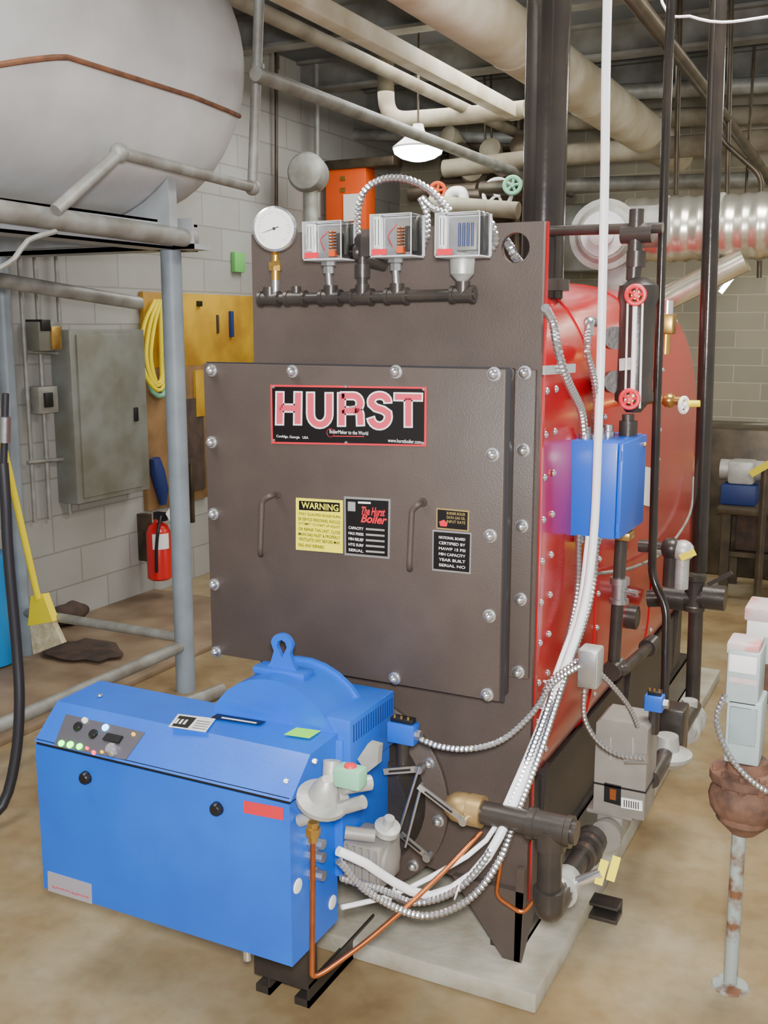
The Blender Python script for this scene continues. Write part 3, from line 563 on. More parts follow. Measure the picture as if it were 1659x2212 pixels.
# ---------- black pipes right
def vpipe(pts,r,label,mat=mBlackP,name='vertical_pipe',rad=.05): 
    o=MB().tube(fillet(pts,rad),r,16).build(name,mat); return tag(o,label,'pipe')
def up(p,z=3.4): return V((p.x,p.y,z))
a=P(1540,0,y=1.2); b=P(1510,1235,y=1.2); vpipe([up(a),b],.0255,'thick glossy black vertical pipe right of the boiler from ceiling',mGlossB)
a=P(1443,0,y=.8); vpipe([up(a)]+PY([(1438,300,.8),(1418,900,.8),(1408,1250,.8),(1440,1310,.78),(1434,1600,.7)]),.0125,'thin dark pipe dropping from ceiling with a jog beside the shell',mGlossB)
a=P(1504,1300,y=1.2); vpipe([a,P(1495,1535,y=1.2)],.024,'lower black vertical pipe feeding the gas train')
c=P(1500,1280,y=1.2)
G=thing('gas_cock','heavy black pipe tee and plug valve on thick vertical pipe','valve',c-V((0,0,.06)))
MB().lathe(c-V((0,0,.06)),(0,0,1),[(0,.036),(.015,.036),(.018,.032),(.1,.032),(.103,.036),(.12,.036)],18).build('tee',mBlackP,G)
MB().cyl(P(1400,1292,y=1.2),P(1560,1290,y=1.2),.03).lathe(P(1455,1290,y=1.2),(1,0,0),[(-.03,.042),(.04,.042)],16).lathe(P(1540,1290,y=1.2),(1,0,0),[(-.03,.042),(.04,.042)],16).build('branch_pipe',mBlackP,G)
MB().bar(P(1530,1262,y=1.15),P(1582,1236,y=1.15),.012,.012,(0,-1,0)).build('lever',mBlackP,G)
vpipe(PXX([(1340,-40,-.9),(1520,190,-.9),(1700,440,-.9)]),.028,'brown diagonal overhead pipe at upper right',mDkPipe,'overhead_pipe')
vpipe(PY([(1560,-20,3),(1555,300,3),(1645,380,3),(1640,600,3)]),.012,'thin dark pipe in the far right background',mDkPipe)
o=MB().tube(cat([up(P(1400,-10,y=1.0),2.9)]+PY([(1430,5,1.0),(1490,35,1.0),(1560,48,1.0),(1659,36,1.0),(1760,20,1.0)]),.03),.004,8).build('hanging_wire',mCond); tag(o,'thin white wire sagging across the upper right ceiling','wire')
G=thing('relief_valve','brass relief valve behind the black water column','valve',P(1440,780,y=1.0))
c=P(1440,700,y=1.0); MB().box(c.x-.035,c.x+.025,.97,1.03,c.z-.03,c.z+.03,.006).cyl(c-V((0,0,.09)),c,.014).build('body',mBrass,G); MB().cyl(c+V((0,0,.02)),c+V((0,0,.07)),.018).build('spring_cap',mSilver,G)
c=P(1445,865,y=.95)
G=thing('test_cock','small brass test cock with white wheel and yellow handle','valve',c)
MB().cyl(c-V((.1,0,0)),c+V((.05,0,0)),.013).ball(c,.022).build('body',mBrass,G); wheel(MB(),P(1477,875,y=.93),(1,-.4,0),.022,.006,4).build('hand_wheel',mWhite,G); MB().cyl(P(1480,872,y=.95),P(1512,872,y=.95),.01).build('handle',mYel,G)
for px,py,l in ((1475,1190,'silver ball valve with yellow lever above the black gas cock'),(1450,1185,'black elbow valve left of the silver ball valve')):
    c=P(px,py,y=1.0); G=thing('shutoff_valve',l,'valve',c-V((0,0,.12)))
    MB().ball(c,.035).cyl(c-V((.1,0,0)),c+V((.03,0,0)),.02).cyl(c,c-V((0,0,.12)),.022).build('body',mCast if px>1460 else mBlackP,G)
    if px>1460: MB().bar(P(1470,1205,y=.95),P(1502,1192,y=.95),.02,.006,(0,-1,0)).build('lever',mYel,G)
o=MB().tube(cat(PXX([(1498,1030,-.73),(1490,1110,-.72),(1440,1185,-.72),(1370,1225,-.72),(1285,1240,-.73)]),.03),.005,8).build('sensing_tube',mGPipe); tag(o,'thin grey tube curving across the red shell','tube')
# ---------- gas train
G=thing('gas_pipe','black iron gas pipe with brass coupling, tee and elbow','pipe',P(1190,1985,y=-.15))
a=P(1000,1745,y=-.15); t=P(1190,1783,y=-.15); t.z=a.z; bz=P(1195,1965,y=-.15).z
MB().cyl(a,t+V((.06,0,0)),.027).build('pipe',mBlackP,G)
MB().lathe(a-V((.02,0,0)),(1,0,0),[(-.02,.02),(0,.034),(.02,.036),(.035,.034),(.037,.037),(.07,.037)],20).build('brass_coupling',mBrassP,G)
MB().lathe(t-V((.05,0,0)),(1,0,0),[(0,.036),(.015,.036),(.018,.033),(.085,.033),(.087,.036),(.1,.036)],20).cyl(t,t-V((0,0,.05)),.034).build('tee',mBlackP,G)
e=V((t.x,-.15,bz)); MB().cyl(t,e,.028).lathe(e+V((0,0,.02)),(0,0,1),[(0,.036),(.03,.036),(.032,.03)],20).build('drop_pipe',mBlackP,G)
MB().tube(fillet([e+V((0,0,.03)),e,e+V((0,.08,0))],.05),.035,16).build('elbow',mBlackP,G)
g1=e+V((0,.04,0)); g2=V((e.x,.24,e.z)); MB().cyl(g1,g2,.026).build('rear_run',mBlackP,G)
G2=thing('ball_valve','silver union ball valve with yellow levers on low gas line','valve',g1+V((0,.05,0)))
MB().lathe(g1+V((0,.02,0)),(0,1,0),[(0,.034),(.02,.036),(.022,.044),(.05,.044),(.052,.034),(.09,.034)],16).build('body',mCast,G2)
for px,py in ((1300,1882),(1326,1874)): MB().bar(P(px-8,py+26,y=-.05),P(px+6,py-24,y=-.03),.019,.006,(0.3,-1,0)).build('lever',mYel,G2)
MB().cyl(g1+V((.0,.06,0)),P(1300,1885,y=-.04),.012).build('stem',mSilver,G2)
c=V((g2.x,.2,g2.z))
G=thing('strainer','black ribbed gas strainer between ball valve and actuator','strainer',c-V((0,0,.045)))
MB().lathe(c-V((0,.1,0)),(0,1,0),[(0,.038),(.02,.038),(.022,.032),(.04,.032),(.042,.044),(.06,.044),(.062,.034),(.085,.034),(.087,.04),(.11,.04)],16).build('body',mBlackP,G)
ya=.26
a=P(1281,1750,y=ya); b=P(1400,1578,y=ya)
G=thing('valve_actuator','tall grey electric gas valve actuator with window and label','actuator',V(((a.x+b.x)/2,ya+.06,a.z)))
MB().prism([(a.x,ya,a.z),(b.x,ya,a.z),(b.x,ya,b.z-.0),(b.x-.012,ya,b.z+.01),(a.x+.012,ya,b.z+.01),(a.x,ya,b.z-.002)],(0,.12,0)).build('housing',mCastG,G)
MB().box(a.x-.003,b.x+.003,ya-.003,ya+.123,a.z+.075,a.z+.079).build('seam',mKblack,G)
w=decal('window',mKblack,G,[(1306,1690),(1342,1698),(1341,1740),(1305,1730)],(0,ya,0),DN,.003); decal('window_pointer',mCopper,w,[(1318,1702),(1332,1705),(1331,1728),(1318,1725)],(0,ya,0),DN,.001,.003)
w=decal('barcode_label',mWhite,G,[(1342,1722),(1388,1730),(1388,1752),(1342,1744)],(0,ya,0),DN,.002)
for k in range(7): decal('barcode_line',mKblack,w,[(1348+k*5,1727+k*.9),(1350+k*5,1727+k*.9),(1350+k*5,1742+k*.9),(1348+k*5,1742+k*.9)],(0,ya,0),DN,.0005,.002)
for px in (1318,1366): decal('groove',mCast,G,[(px,1592),(px+3,1592),(px+3,1640),(px,1640)],(0,ya,0),DN,.002)
MB().cyl(P(1350,1641,y=ya-.01),P(1398,1641,y=ya-.01),.012).build('conduit_nut',mZinc,G)
xm=(a.x+b.x)/2-.025; zc=e.z
MB().box(xm-.06,xm+.06,ya+.005,ya+.115,a.z-.012,a.z,.003).box(xm-.035,xm+.035,ya+.01,ya+.11,zc-.02,a.z-.01,.008).lathe((xm-.0,ya-.03,zc+.005),(0,1,0),[(0,.042),(.02,.042),(.022,.036),(.15,.036),(.152,.042),(.17,.042)],16).build('valve_body',mCastG,G)
MB().cyl((xm,ya+.14,zc+.005),(xm,1.0,zc+.03),.026).build('outlet_pipe',mBlackP,G)
c=P(1440,1625,y=.55)
G=thing('second_gas_valve','round cast gas regulator behind the grey actuator','valve',c-V((0,0,.05)))
MB().lathe(c-V((0,0,.03)),(0,0,1),[(0,.05),(.02,.07),(.03,.07),(.04,.035),(.08,.03)],22).build('body',mCast,G); MB().cyl(c-V((0,.2,0)),c+V((0,.4,0)),.024).build('pipe',mBlackP,G)
MB().box(c.x-.04,c.x+.03,.62,.7,c.z-.06,c.z+.1,.006).build('vent_box',mBlackP,G)
c=P(1487,1565,y=.9)
o=MB().lathe(c-V((0,.08,0)),(0,1,0),[(0,.036),(.03,.036),(.031,.045),(.06,.045),(.062,.036),(.12,.036),(.121,.045),(.15,.045)],18).cyl(c,c+V((0,0,.08)),.024).build('rear_ball_valve',mCast); tag(o,'silver flanged valve below the black vertical gas pipe','valve')
c=P(1298,1960,z=.03)
o=MB().box(c.x-.05,c.x+.05,c.y-.02,c.y+.04,.0,.012,.002).box(c.x-.05,c.x+.05,c.y+.034,c.y+.04,.0,.045,.002).box(c.x-.05,c.x+.05,c.y-.02,c.y+.04,.04,.048,.002).build('pipe_support',mBlackP); tag(o,'low black channel bracket on floor beside the pad','bracket')
# ---------- right valve on pole
q=P(1577,2130,z=0)
G=thing('motor_valve','rusty valve with grey green actuator on a chipped pole','valve',q)
MB().cyl(q,P(1597,1790,y=q.y),.0165).lathe(q,(0,0,1),[(0,.045),(.006,.042),(.01,.02)],16).build('pole',mPolePaint,G)
vc=P(1610,1725,y=q.y)
MB().ball(vc,.078,(1.1,1,.85)).lathe(vc,(0,0,1),[(-.085,.03),(-.05,.065),(.04,.065),(.05,.085),(.07,.085),(.075,.05),(.1,.045)],24).cyl(vc,vc+V((.3,.02,0)),.055).lathe(vc+V((.08,0,0)),(1,0,0),[(0,.08),(.02,.08)],20).build('valve_body',mRustV,G)
t=MB()
for k in range(5): a=R(200+k*35); c=vc+V((.072*math.cos(a),.072*math.sin(a),.07)); t.cyl(c-V((0,0,.03)),c+V((0,0,.012)),.009,seg=6)
t.build('flange_bolts',mRustV,G)
def bx(px0,px1,py0,py1,y,d,mat,name,par,bev=.006):
    a=P(px0,py1,y=y); b=P(px1,py0,y=y); return MB().box(a.x,b.x,y,y+d,min(a.z,b.z),max(a.z,b.z),bev).build(name,mat,par)
bx(1565,1645,1412,1520,.15,.1,mGreyGreen,'upper_housing',G); bx(1568,1642,1396,1412,.155,.09,mTopR,'faded_top',G); bx(1562,1648,1520,1645,.15,.1,mGreyGreen,'lower_housing',G)
bx(1572,1636,1535,1605,.146,.004,mClear,'clear_window',G,.001); bx(1574,1636,1422,1450,.147,.003,mWhite,'label',G,.001); bx(1574,1636,1470,1473,.147,.003,mTopR,'label_line',G,.0)
flex(MB(),PY([(1566,1500,.14),(1548,1560,.12),(1580,1640,.11),(1640,1700,.12),(1700,1730,.15)]),.007).build('conduit',mZinc,G)
G=thing('rear_valve_motor','second grey green valve motor partly cut by right edge','valve motor',P(1640,1420,y=.5))
bx(1608,1700,1340,1430,.5,.12,mGreyGreen,'housing',G); bx(1606,1700,1322,1340,.49,.13,mTopR,'faded_top',G); bx(1612,1700,1350,1372,.495,.004,mWhite,'label',G,.001); bx(1640,1720,1425,1520,.52,.08,mRustV,'valve_body',G)
# ---------- duct and blower
G=thing('jacketed_duct','shiny aluminium jacketed duct at the right behind the boiler','duct',P(1500,560,y=2.2))
a=P(1355,500,y=2.2); b=P(1700,495,y=2.2)
L_=(b.x+.3-a.x); prof=[]
for k in range(61):
    prof.append((L_*k/60,.128+.0035*math.sin(k*1.7)+.002*math.sin(k*.6)))
MB().lathe(a,(1,0,0),prof,36).build('jacket',mChrome,G)
for k in (.25,.6,.95): 
    q=a.lerp(V((b.x,b.y,a.z)),k); MB().lathe(q,(1,0,0),[(-.01,.136),(.01,.136)],36).build('band',mCast,G)
MB().cyl(P(1610,560,y=2.15),P(1430,650,y=2.15),.05).build('branch',mChrome,G)
G=thing('blower','grey white round blower housing behind the black flue','blower',P(1315,600,y=1.6))
c=P(1308,508,y=1.6)
MB().lathe(c,(.1,-1,0),[(-.12,.10),(-.1,.12),(0,.126),(.03,.126),(.032,.118),(.034,.105),(.05,.09),(.055,.03)],32).build('housing',mGPipe,G)
MB().lathe(c,(.1,-1,0),[(.034,.085),(.06,.08),(.062,.045),(.09,.045),(.1,.02)],24).build('hub',mTank,G)
MB().box(c.x-.03,c.x+.1,1.62,1.75,c.z-.22,c.z-.08,.01).cyl(c+V((.05,.08,.03)),c+V((.2,.08,.03)),.075).build('motor',mGPipe,G)
# ---------- overhead pipes
q=P(1220,165,z=2.85); e=P(1500,378,x=q.x)
G=thing('insulated_main','thick white insulated overhead pipe running diagonally from top centre','insulated pipe',V((q.x,3,2.7)))
MB().tube([(q.x,-1.5,2.85),(q.x,e.y,2.85)],.132,28).build('insulation',mInsul,G)
for y in (1.2,2.4,3.6): MB().lathe((q.x,y,2.85),(0,1,0),[(0,.134),(.03,.134)],28).build('band',mInsul,G)
q2=P(850,108,z=2.9); o=MB().box(q2.x-.045,q2.x+.045,-1,P(1115,222,x=q2.x).y,2.86,2.95,.015).build('overhead_duct',mInsul); tag(o,'narrow pale overhead duct left of the thick white pipe','duct')
q3=P(700,215,z=2.6); o=MB().tube([(q3.x,P(552,150,x=q3.x).y,q3.z),(q3.x,5.9,q3.z)],.03,16).build('overhead_pipe',mGPipe); tag(o,'grey overhead pipe running back toward pendant lamp','pipe')
q4=P(640,60,z=2.95); o=MB().tube([(q4.x,1.2,q4.z),(q4.x,5.9,q4.z)],.035,16).build('overhead_pipe',mTan); tag(o,'dusty overhead pipe between grey tank and pale duct','pipe')
o=MB().tube(fillet(PY([(832,120,4.2),(835,262,4.2),(1000,250,4.2),(1135,236,4.2)]),.15),.055,20).build('overhead_pipe',mTan); tag(o,'grey pipe elbow bending right above the pendant lamp','pipe')
for i,(pa,pb,y,r,m_,l) in enumerate([((760,290),(1140,300),5.2,.04,mGPipe,'thin grey horizontal pipe behind the pendant lamp'),((960,365),(1140,345),4.6,.06,mTan,'dirty tan insulated pipe right of the pendant lamp'),((1225,205),(1700,180),4.8,.05,mGPipe,'upper grey horizontal pipe at far right'),((1225,262),(1700,245),5.2,.06,mTan,'tan horizontal pipe under the upper right grey pipe'),((1225,335),(1700,300),5.0,.07,mTan,'wide tan horizontal pipe at far right'),((1225,400),(1700,385),5.4,.05,mGPipe,'lowest grey horizontal pipe above the shiny duct'),((930,440),(1120,455),3.8,.05,mTan,'short tan pipe behind the valves')]):
    o=MB().cyl(P(*pa,y=y),P(*pb,y=y),r).build('overhead_pipe',m_); tag(o,l,'pipe')
for px,py0,py1,y,r,l in ((597,130,470,4.0,.012,'thin dark hanging rod near the gauge'),(686,310,470,4.4,.02,'green grey vertical pipe behind leftmost pressure switch'),(648,120,330,4.6,.01,'thin hanging rod left of orange panel'),(1460,150,420,3.5,.014,'thin dark vertical pipe above the water column'),(1048,60,330,5.0,.008,'thin hanger rod left of the flue'),(1062,60,330,5.1,.008,'thin hanger rod closest to the flue'),(600,60,150,3.5,.01,'short hanger rod beside the tank pipe'),(1570,100,430,3.2,.012,'thin dark vertical rod right of the thick black pipe')):
    p=P(px,py0,y=y); o=MB().cyl(up(p),P(px,py1,y=y),r).build('hanging_pipe',mDkPipe if r!=.02 else mGPipe); tag(o,l,'pipe')
c=P(903,322,y=3.6)
G=thing('pendant_lamp','round glowing pendant lamp above the boiler front','lamp',c)
MB().lathe(c,(0,0,1),[(0,.15),(.01,.152),(.05,.1),(.1,.04),(.14,.03)],32).build('shade',mWhite,G); MB().lathe(c+V((0,0,.004)),(0,0,-1),[(0,.149),(.03,.14),(.055,.1),(.07,.05),(.075,.02)],32).build('bulb',mBulb,G); MB().cyl(c+V((0,0,.13)),up(c),.006).build('stem',mDkPipe,G)
p=PY([(1556,632,4.6),(1602,572,4.6)])
G=thing('tube_light','short bright tube light below the shiny duct at right','lamp',p[0]); MB().cyl(p[0],p[1],.015).build('tube',mBulb,G); MB().cyl(p[0]+V((0,.04,.02)),p[1]+V((0,.04,.02)),.025).build('fitting',mGPipe,G); MB().cyl(p[1],up(p[1]),.008).build('hanger',mDkPipe,G)
# background centre clutter
yo=4.6
G=thing('orange_cabinet','orange panel with white paper card behind the pressure switches','cabinet',P(745,480,y=yo))
bx(704,790,360,520,yo,.15,mOrange,'body',G,.01); bx(700,850,335,368,yo-.02,.15,mDkPipe,'top_rail',G,.01); MB().box(*[P(704,520,y=yo).x,P(790,520,y=yo).x],yo+.02,yo+.12,.0,P(745,519,y=yo).z).build('stand',mDkPipe,G)
bx(742,775,418,478,yo-.02,.018,mWhite,'paper_card',G,0)
for py in (380,405): bx(735,745,py,py+10,yo-.01,.01,mBrass,'hinge',G,0)
c=P(662,372,y=3.9); o=MB().lathe(c,(.3,-1,0),[(-.15,.12),(0,.13),(.05,.11),(.07,.05)],28).cyl(c+V((0,.05,0)),V((c.x,c.y+.05,0)),.05).build('round_pump',mGPipe); tag(o,'grey round pump housing left of the orange panel','pump')
G=thing('valve_rack','dark cluttered rack of dusty pipes and flanges left of the flue','pipe rack',P(1050,480,y=5.2))
for py in (318,350,395,430): MB().cyl(P(955,py,y=5.25),P(1200,py-6,y=5.25),.045).build('pipe',mDkPipe,G)
for k in range(8):
    px=975+k*22; c=P(px,300+(k*37)%120,y=5.0); MB().lathe(c,((k%3-1)*.4,-1,.3),[(-.1,.05),(0,.08),(.05,.08),(.07,.03)],16).cyl(c,c+V((0,.25,0)),.03).build('flange',mDkPipe if k%2 else mTan,G)
for px in (965,1120): p=P(px,300,y=5.3); MB().cyl((p.x,p.y,0),(p.x,p.y,3.2),.03).build('post',mDkPipe,G)
MB().box(P(955,300,y=5.45).x,P(1200,300,y=5.45).x,5.42,5.46,1.9,2.6).build('back_panel',mRag,G)
def bgvalve(px,py,y,mw,l,rw=.09):
    c=P(px,py,y=y); G=thing('gate_valve',l,'valve',c,'valves in the background pipework')
    MB().lathe(c+V((.0,.1,0)),(0,-1,0),[(-.1,.05),(0,.06),(.06,.04),(.1,.015)],16).cyl(c+V((-.25,.1,0)),c+V((.25,.1,0)),.05).build('body',mDkPipe,G); wheel(MB(),c,(.3,-1,0),rw,.014).build('hand_wheel',mw,G)
bgvalve(945,412,4.4,mOrange,'background valve with orange hand wheel',.05); bgvalve(1107,400,4.2,mGreenL,'background valve with pale green hand wheel beside the flue',.05); bgvalve(1075,418,4.3,mWhite,'background valve with large pale hand wheel',.09)
o=MB().tube(fillet(PY([(965,455,4.2),(972,415,4.2),(1000,412,4.2),(1005,455,4.2)]),.05),.035).build('white_elbow',mWhite); tag(o,'white pipe elbow between orange and green hand wheels','pipe elbow')
o=MB().box(-3.4,-2.2,5.7,5.99,2.0,2.5,.02).build('wall_cabinet',mPanel); tag(o,'grey metal cabinet high on the back wall','cabinet')
# right back bench
yt=4.0; a=P(1548,1095,y=yt); b=P(1720,1095,y=yt)
G=thing('work_bench','dark work bench at the far right by the brick wall','bench',(a.x+.3,yt+.2,0))
MB().box(a.x,b.x+.3,yt,yt+.5,a.z-.04,a.z,.005).build('top',mDkPipe,G)
for x in (a.x+.03,b.x+.2): 
    for y in (yt+.03,yt+.4): MB().box(x,x+.05,y,y+.05,0,a.z-.04).build('leg',mDkPipe,G)
MB().box(a.x+.05,b.x+.2,yt+.05,yt+.45,.25,.28).build('lower_shelf',mDkPipe,G)
o=MB().box(a.x+.1,a.x+.45,yt+.1,yt+.4,.28,.55,.01).build('storage_crate',mRag); tag(o,'dark crate on lower shelf of the far bench','crate')
c=P(1585,1090,y=yt+.1)
G=thing('bench_machine','small grey and blue motor unit on the far bench','machine',V((c.x,c.y,a.z)))
MB().box(c.x-.08,c.x+.12,yt+.1,yt+.3,a.z,a.z+.12,.01).build('base',mBlueD,G); MB().box(c.x-.05,c.x+.1,yt+.12,yt+.28,a.z+.12,a.z+.26,.02).cyl((c.x-.1,yt+.2,a.z+.2),(c.x+.16,yt+.2,a.z+.2),.06).build('motor',mCast,G)
p=P(1654,1005,y=3.4)
G=thing('yellow_lever_valve','grey pipe with yellow valve lever near the far bench','valve',V((p.x,p.y,0)))
MB().bar(P(1622,1024,y=3.38),P(1690,985,y=3.38),.035,.02,(0,-1,0)).build('lever',mYel,G); MB().cyl(p,up(p,0),.02).build('pipe',mDkPipe,G)
o=MB().cyl(P(1560,930,y=5),P(1700,925,y=5),.04).build('back_pipe',mGPipe); tag(o,'grey pipe along back wall behind the far bench','pipe')
o=MB().box(-1.3,-.6,4.6,5.2,0,.95,.01).build('dark_tank',mDkPipe); tag(o,'low dark box behind the rear of boiler','cabinet')
# ---------- tank + stand
tz,tx,tr_=2.63,-3.08,.62; yk=1.76
G=thing('storage_tank','huge grey horizontal tank with rusty seam at upper left','tank',(-3.12,.6,2.0))
prof=[(yk-.62,tr_),(yk-.4,tr_*.97),(yk-.25,tr_*.89),(yk-.13,tr_*.75),(yk-.05,tr_*.55),(yk-.01,tr_*.3),(yk,.01)]
MB().lathe((tx,0,tz),(0,1,0),[(-2.3,.01),(-2.1,tr_*.8),(-1.8,tr_)]+prof,56).build('shell',mTank,G)
def rad(y):
    last=(-9,tr_)
    for a_,b_ in prof:
        if y<a_:
            if last[0]<-8: return tr_
            return last[1]+(b_-last[1])*(y-last[0])/(a_-last[0])
        last=(a_,b_)
    return .01
sm=[]
for i in range(50):
    y=-.5+i*.05
    if y>yk-.14: break
    an=R(-17.8-8.5*max(0,(.45-y)/.3)**1.2-2*max(0,y-1.1)/.5); rr_=rad(y)+.003
    sm.append((tx+rr_*math.cos(an),y,tz+rr_*math.sin(an)))
MB().tube(sm,.0095,8).build('rusty_seam',mRust,G)
G=thing('tank_stand','grey painted pipe and channel stand under the storage tank','stand',(-3.2,.9,0))
px_,pz=-2.77,1.9
for (x,y) in ((px_,1.3),(px_,-1.1),(-3.735,1.3),(-3.735,-1.1)): MB().cyl((x,y,0.025 if x<-3 else 0),(x,y,pz),.043 if x>-3 else .036,seg=24).build('post',mGrey,G)
MB().box(px_-.06,px_+.05,-1.2,1.42,pz,pz+.012).box(px_+.038,px_+.05,-1.2,1.42,pz,pz+.11).box(px_-.06,px_+.05,-1.2,1.42,pz+.1,pz+.11).build('channel',mGreyP,G)
MB().box(-3.85,px_+.15,1.25,1.37,pz+.0,pz+.02).box(-3.85,px_+.15,1.25,1.262,pz,pz+.12).build('channel',mGreyP,G)
MB().cyl((px_,1.3,.21),(px_,-1.1,.21),.026).build('brace',mGPipe,G); MB().cyl((px_,1.3,.24),(-3.9,1.3,.24),.022).build('brace',mGPipe,G)
MB().cyl(P(-60,447,x=-2.66),P(415,516,x=-2.66),.036).build('rail',mGPipe,G)
MB().cyl(P(-60,596,x=-3.2),P(300,655,x=-3.2),.03).build('rail',mGPipe,G)
cr=[(tx-.4,1.16,pz+.02),(tx+.42,1.16,pz+.02)]+[(tx+.625*math.cos(R(a)),1.16,tz+.625*math.sin(R(a))) for a in range(-48,-133,-7)]
MB().prism(cr,(0,.05,0)).build('cradle',mGreyP,G)
a=P(545,405,y=1.65); xx=a.x
G=thing('tank_pipe','galvanised pipe with elbows bending round the grey tank','pipe',a)
pt=[up(P(562,-5,y=1.65),3.4),P(560,0,y=1.65),a,P(258,330,x=xx+.06),P(120,455,x=xx+.03)]
MB().tube(fillet(pt,.04),.022,16).build('pipe',mGPipe,G)
for q in pt[2:4]: MB().ball(q,.034).build('elbow',mGPipe,G)
MB().lathe(P(556,160,y=1.65),(0,0,1),[(-.04,.03),(.04,.03)],16).build('coupling',mGPipe,G)
o=MB().tube(cat(PXX([(-20,590,-2.6),(30,560,-2.6),(60,520,-2.6),(120,500,-2.6)]),.03),.009,8).build('grey_cable',mGPipe); tag(o,'grey cable looped at the left edge of stand','cable')
# ---------- left wall items
xw=-3.985
def wb(px0,px1,py0,py1,d,mat,name,par,bev=.004):
    a=P(px0,(py0+py1)/2,x=xw+d); b=P(px1,(py0+py1)/2,x=xw+d); m=(px0+px1)/2; z1=P(m,py0,x=xw+d).z; z0=P(m,py1,x=xw+d).z
    return MB().box(-3.998,xw+d,a.y,b.y,z0,z1,bev).build(name,mat,par)
c=P(230,900,x=xw)
G=thing('electrical_panel','tall grey electrical panel on the white block wall','electrical panel',V((-3.99,c.y,P(230,1070,x=xw).z)))
wb(158,318,712,1075,.12,mPanel,'body',G); wb(174,305,722,1065,.13,mPanel,'door',G); wb(292,300,880,910,.14,mKblack,'latch',G)
for px,l in ((62,'leftmost thin conduit on left wall'),(95,'second thin conduit on left wall'),(140,'thin conduit beside the electrical panel')):
    c=P(px,900,x=xw+.02); o=MB().cyl((c.x,c.y,.6),(c.x,c.y,3.4),.012).build('wall_conduit',mGPipe); tag(o,l,'conduit','thin conduits on the left wall')
o=MB().cyl(P(60,760,x=xw+.03),P(170,765,x=xw+.03),.01).build('wall_conduit',mGPipe); tag(o,'horizontal thin conduit crossing left wall at switch height','conduit')
o=MB().cyl(P(60,1000,x=xw+.03),P(170,988,x=xw+.03),.01).build('wall_conduit',mGPipe); tag(o,'lower horizontal thin conduit crossing left wall','conduit')
G=thing('switch_box','grey switch box with black and yellow face on left wall','switch',P(108,760,x=xw)); wb(84,132,695,758,.09,mPanel,'body',G); wb(90,110,690,715,.1,mKblack,'switch',G); wb(112,134,705,755,.1,mBrass,'yellow_label',G)
G=thing('disconnect_switch','small grey disconnect box below the switch box','switch',P(105,893,x=xw)); wb(84,126,835,893,.08,mGPipe,'body',G); wb(98,116,848,880,.09,mKblack,'lever',G)
G=thing('tool_board','yellow painted tool board on the left wall','board',P(430,780,x=xw)); wb(312,560,635,790,.02,mYelB,'panel',G); wb(500,506,672,728,.04,mBlueD,'hook',G); wb(430,438,650,662,.04,mKblack,'hook',G); wb(470,474,680,720,.03,mDkPipe,'hook',G)
G=thing('brown_board','brown hanging board below the yellow tool board','board',P(380,1085,x=xw)); wb(314,448,790,1090,.02,mBrown,'panel',G); wb(405,442,860,1060,.035,mRag,'dark_strip',G); wb(414,420,1000,1130,.05,mDkPipe,'hanging_tool',G); wb(424,442,800,900,.04,mYelB,'yellow_strip',G)
for k,(dx,l) in enumerate(((0,'outer yellow coiled cord hanging on the tool board'),(12,'middle yellow coiled cord hanging on the tool board'),(22,'innermost yellow coiled cord hanging on the tool board'))):
    o=MB().tube(cat(PXX([(335+dx*.6,648,xw+.05),(312+dx,700,xw+.06),(304+dx,770,xw+.07),(322+dx*.7,825,xw+.07),(348,842-dx,xw+.07),(364-dx*.7,790,xw+.06),(358-dx*.5,710,xw+.06),(348,655,xw+.05)]),.03),.0115,10).build('coiled_cord',mYel); tag(o,l,'cord')
o=MB().tube(cat(PXX([(318,800,xw+.05),(330,845,xw+.05),(350,855,xw+.05),(362,830,xw+.05)]),.03),.016,10).build('extension_cord',mGreenL); tag(o,'pale green cord hanging under the yellow coil','cord')
o=MB().tube(PXX([(335,990,xw+.05),(340,1020,xw+.05),(350,1060,xw+.05),(352,1090,xw+.05)]),[.03,.045,.04,.02],12).build('hanging_brush',mBlueD); tag(o,'dark blue brush hanging above the extinguisher','brush')
o=wb(508,530,545,588,.02,mGreen,'wall_tag',None); tag(o,'small green tag high on the block wall','tag')
c=P(346,1250,x=-3.86)
G=thing('fire_extinguisher','red fire extinguisher with white tag hung on left wall','fire extinguisher',c)
MB().lathe(c,(0,0,1),[(0,.06),(.01,.072),(.28,.072),(.32,.055),(.34,.025),(.36,.022)],24).build('cylinder',mRedF,G)
MB().prism([c+V((.0735*math.cos(R(a)),.0735*math.sin(R(a)),.19)) for a in range(-80,1,10)]+[c+V((.071*math.cos(R(a)),.071*math.sin(R(a)),.19)) for a in range(0,-81,-10)],(0,0,.09)).build('paper_label',mWhite,G)
MB().box(c.x-.02,c.x+.06,c.y-.02,c.y+.02,c.z+.35,c.z+.4,.005).build('valve_head',mKblack,G); MB().tube(cat([c+V((.04,-.02,.38)),c+V((.06,-.07,.33)),c+V((.05,-.085,.2)),c+V((.04,-.08,.06))],.03),.01,10).build('hose',mKblack,G)
MB().bar(c+V((.08,.0,.42)),c+V((.08,.06,.34)),.07,.002,(1,0,0)).build('tag',mWhite,G); MB().box(-3.998,c.x-.06,c.y-.02,c.y+.02,c.z+.1,c.z+.38).build('wall_bracket',mDkPipe,G)
b0=P(98,1400,z=.03)
G=thing('broom','yellow handled broom leaning by the left wall','broom',b0)
yb_=b0.y-.16; b1=P(82,1292,y=yb_); tp=P(6,958,y=yb_-.15)
MB().cyl(tp,b1,.015).build('handle',mYel,G)
MB().prism(PY([(66,1288,yb_),(92,1284,yb_),(114,1343,yb_),(60,1352,yb_)]),(0,.04,0)).build('head',mYel,G)
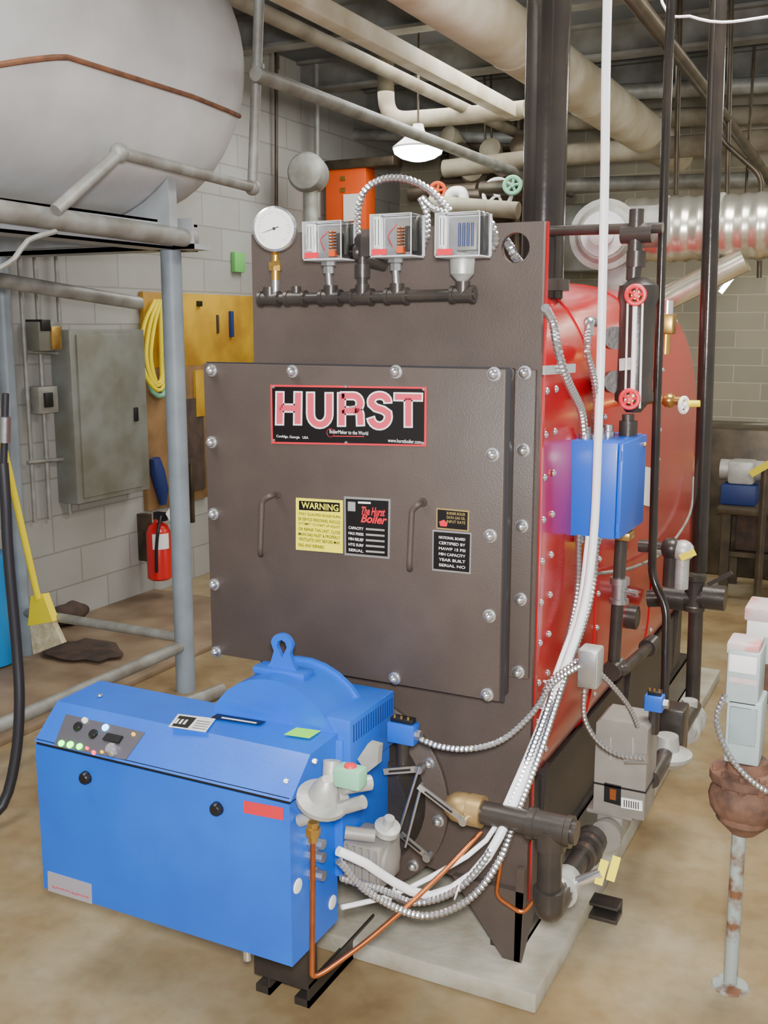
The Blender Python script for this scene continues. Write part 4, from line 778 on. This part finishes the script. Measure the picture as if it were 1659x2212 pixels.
MB().prism(PY([(64,1350,yb_+.005),(112,1342,yb_+.005),(134,1390,yb_+.005),(72,1414,yb_+.005)]),(0,.03,0)).build('bristles',mBrist,G)
def lump(px,py,sx,sy,sz,mat,name,label,cat_):
    c=P(px,py,z=.03); mb=MB(); mb.ball((0,0,0),1,(sx,sy,sz),20,12)
    for v in mb.bm.verts: v.co*=1+.18*math.sin(v.co.x*40+v.co.y*23)*math.cos(v.co.y*31); v.co+=c+V((0,0,sz*.9))
    for v in mb.bm.verts: v.co.z=max(v.co.z,.027)
    return tag(mb.build(name,mat,ang=180),label,cat_)
lump(185,1408,.2,.16,.012,mRag,'dirty_rag','flat dirty brown rag on floor behind the broom','rag'); lump(150,1345,.07,.12,.06,mRag,'old_boot','dark lumpy boot beside broom','boot')
c=P(15,1440,z=0)-RT*.13+V((.06,0,0)); o=MB().lathe((c.x,c.y,0.025),(0,0,1),[(0,.1),(.01,.125),(.5,.13),(.52,.125),(.53,.12)],24).build('blue_barrel',mBlueBar); tag(o,'blue plastic barrel cut by the left edge','barrel')
G=thing('rubber_hose','thick black rubber hose hanging at the left edge','hose',P(30,1700,y=.1))
MB().tube(cat(PY([(6,1000,.1),(12,1080,.1),(18,1200,.1),(36,1400,.1),(42,1520,.08),(33,1640,.05),(5,1740,.0),(-60,1800,-.1)]),.04),.017,12).build('hose',mRub,G)
MB().tube(PY([(12,850,.1),(8,1000,.1)]),.011,12).build('upper_hose',mRub,G); MB().cyl(P(11,900,y=.1),P(10,955,y=.1),.018).build('coupling',mZinc,G)
o=MB().tube(cat([P(330,1535,z=.03),P(400,1520,z=.03),P(480,1490,z=.03)],.03),.03,12).build('floor_conduit',mGPipe); tag(o,'grey conduit on floor behind the blue burner','conduit')
# ---------- lights
wd=bpy.data.worlds.new('w'); S.world=wd; wd.use_nodes=True; wd.node_tree.nodes['Background'].inputs[0].default_value=(1,.98,.94,1); wd.node_tree.nodes['Background'].inputs[1].default_value=.85
def area(loc,size,en,col,tgt=None):
    l=bpy.data.lights.new('area','AREA'); l.size=size; l.energy=en; l.color=col; o=bpy.data.objects.new('area_light',l); COL.objects.link(o); o.location=loc
    if tgt is not None: o.rotation_euler=(V(tgt)-V(loc)).to_track_quat('-Z','Y').to_euler()
    return o
area((-.2,.8,3.15),1.0,110,(1,.97,.9)); area((-2.6,3.6,3.1),1.5,65,(1,.98,.93)); area((.8,4.6,3.1),1.2,65,(1,.92,.74)); area((-2.2,-.8,3.2),1.2,80,(1,.98,.95))
area((.05,-2.3,1.74),.16,115,(1,.99,.98),(-1.2,.2,1.1))
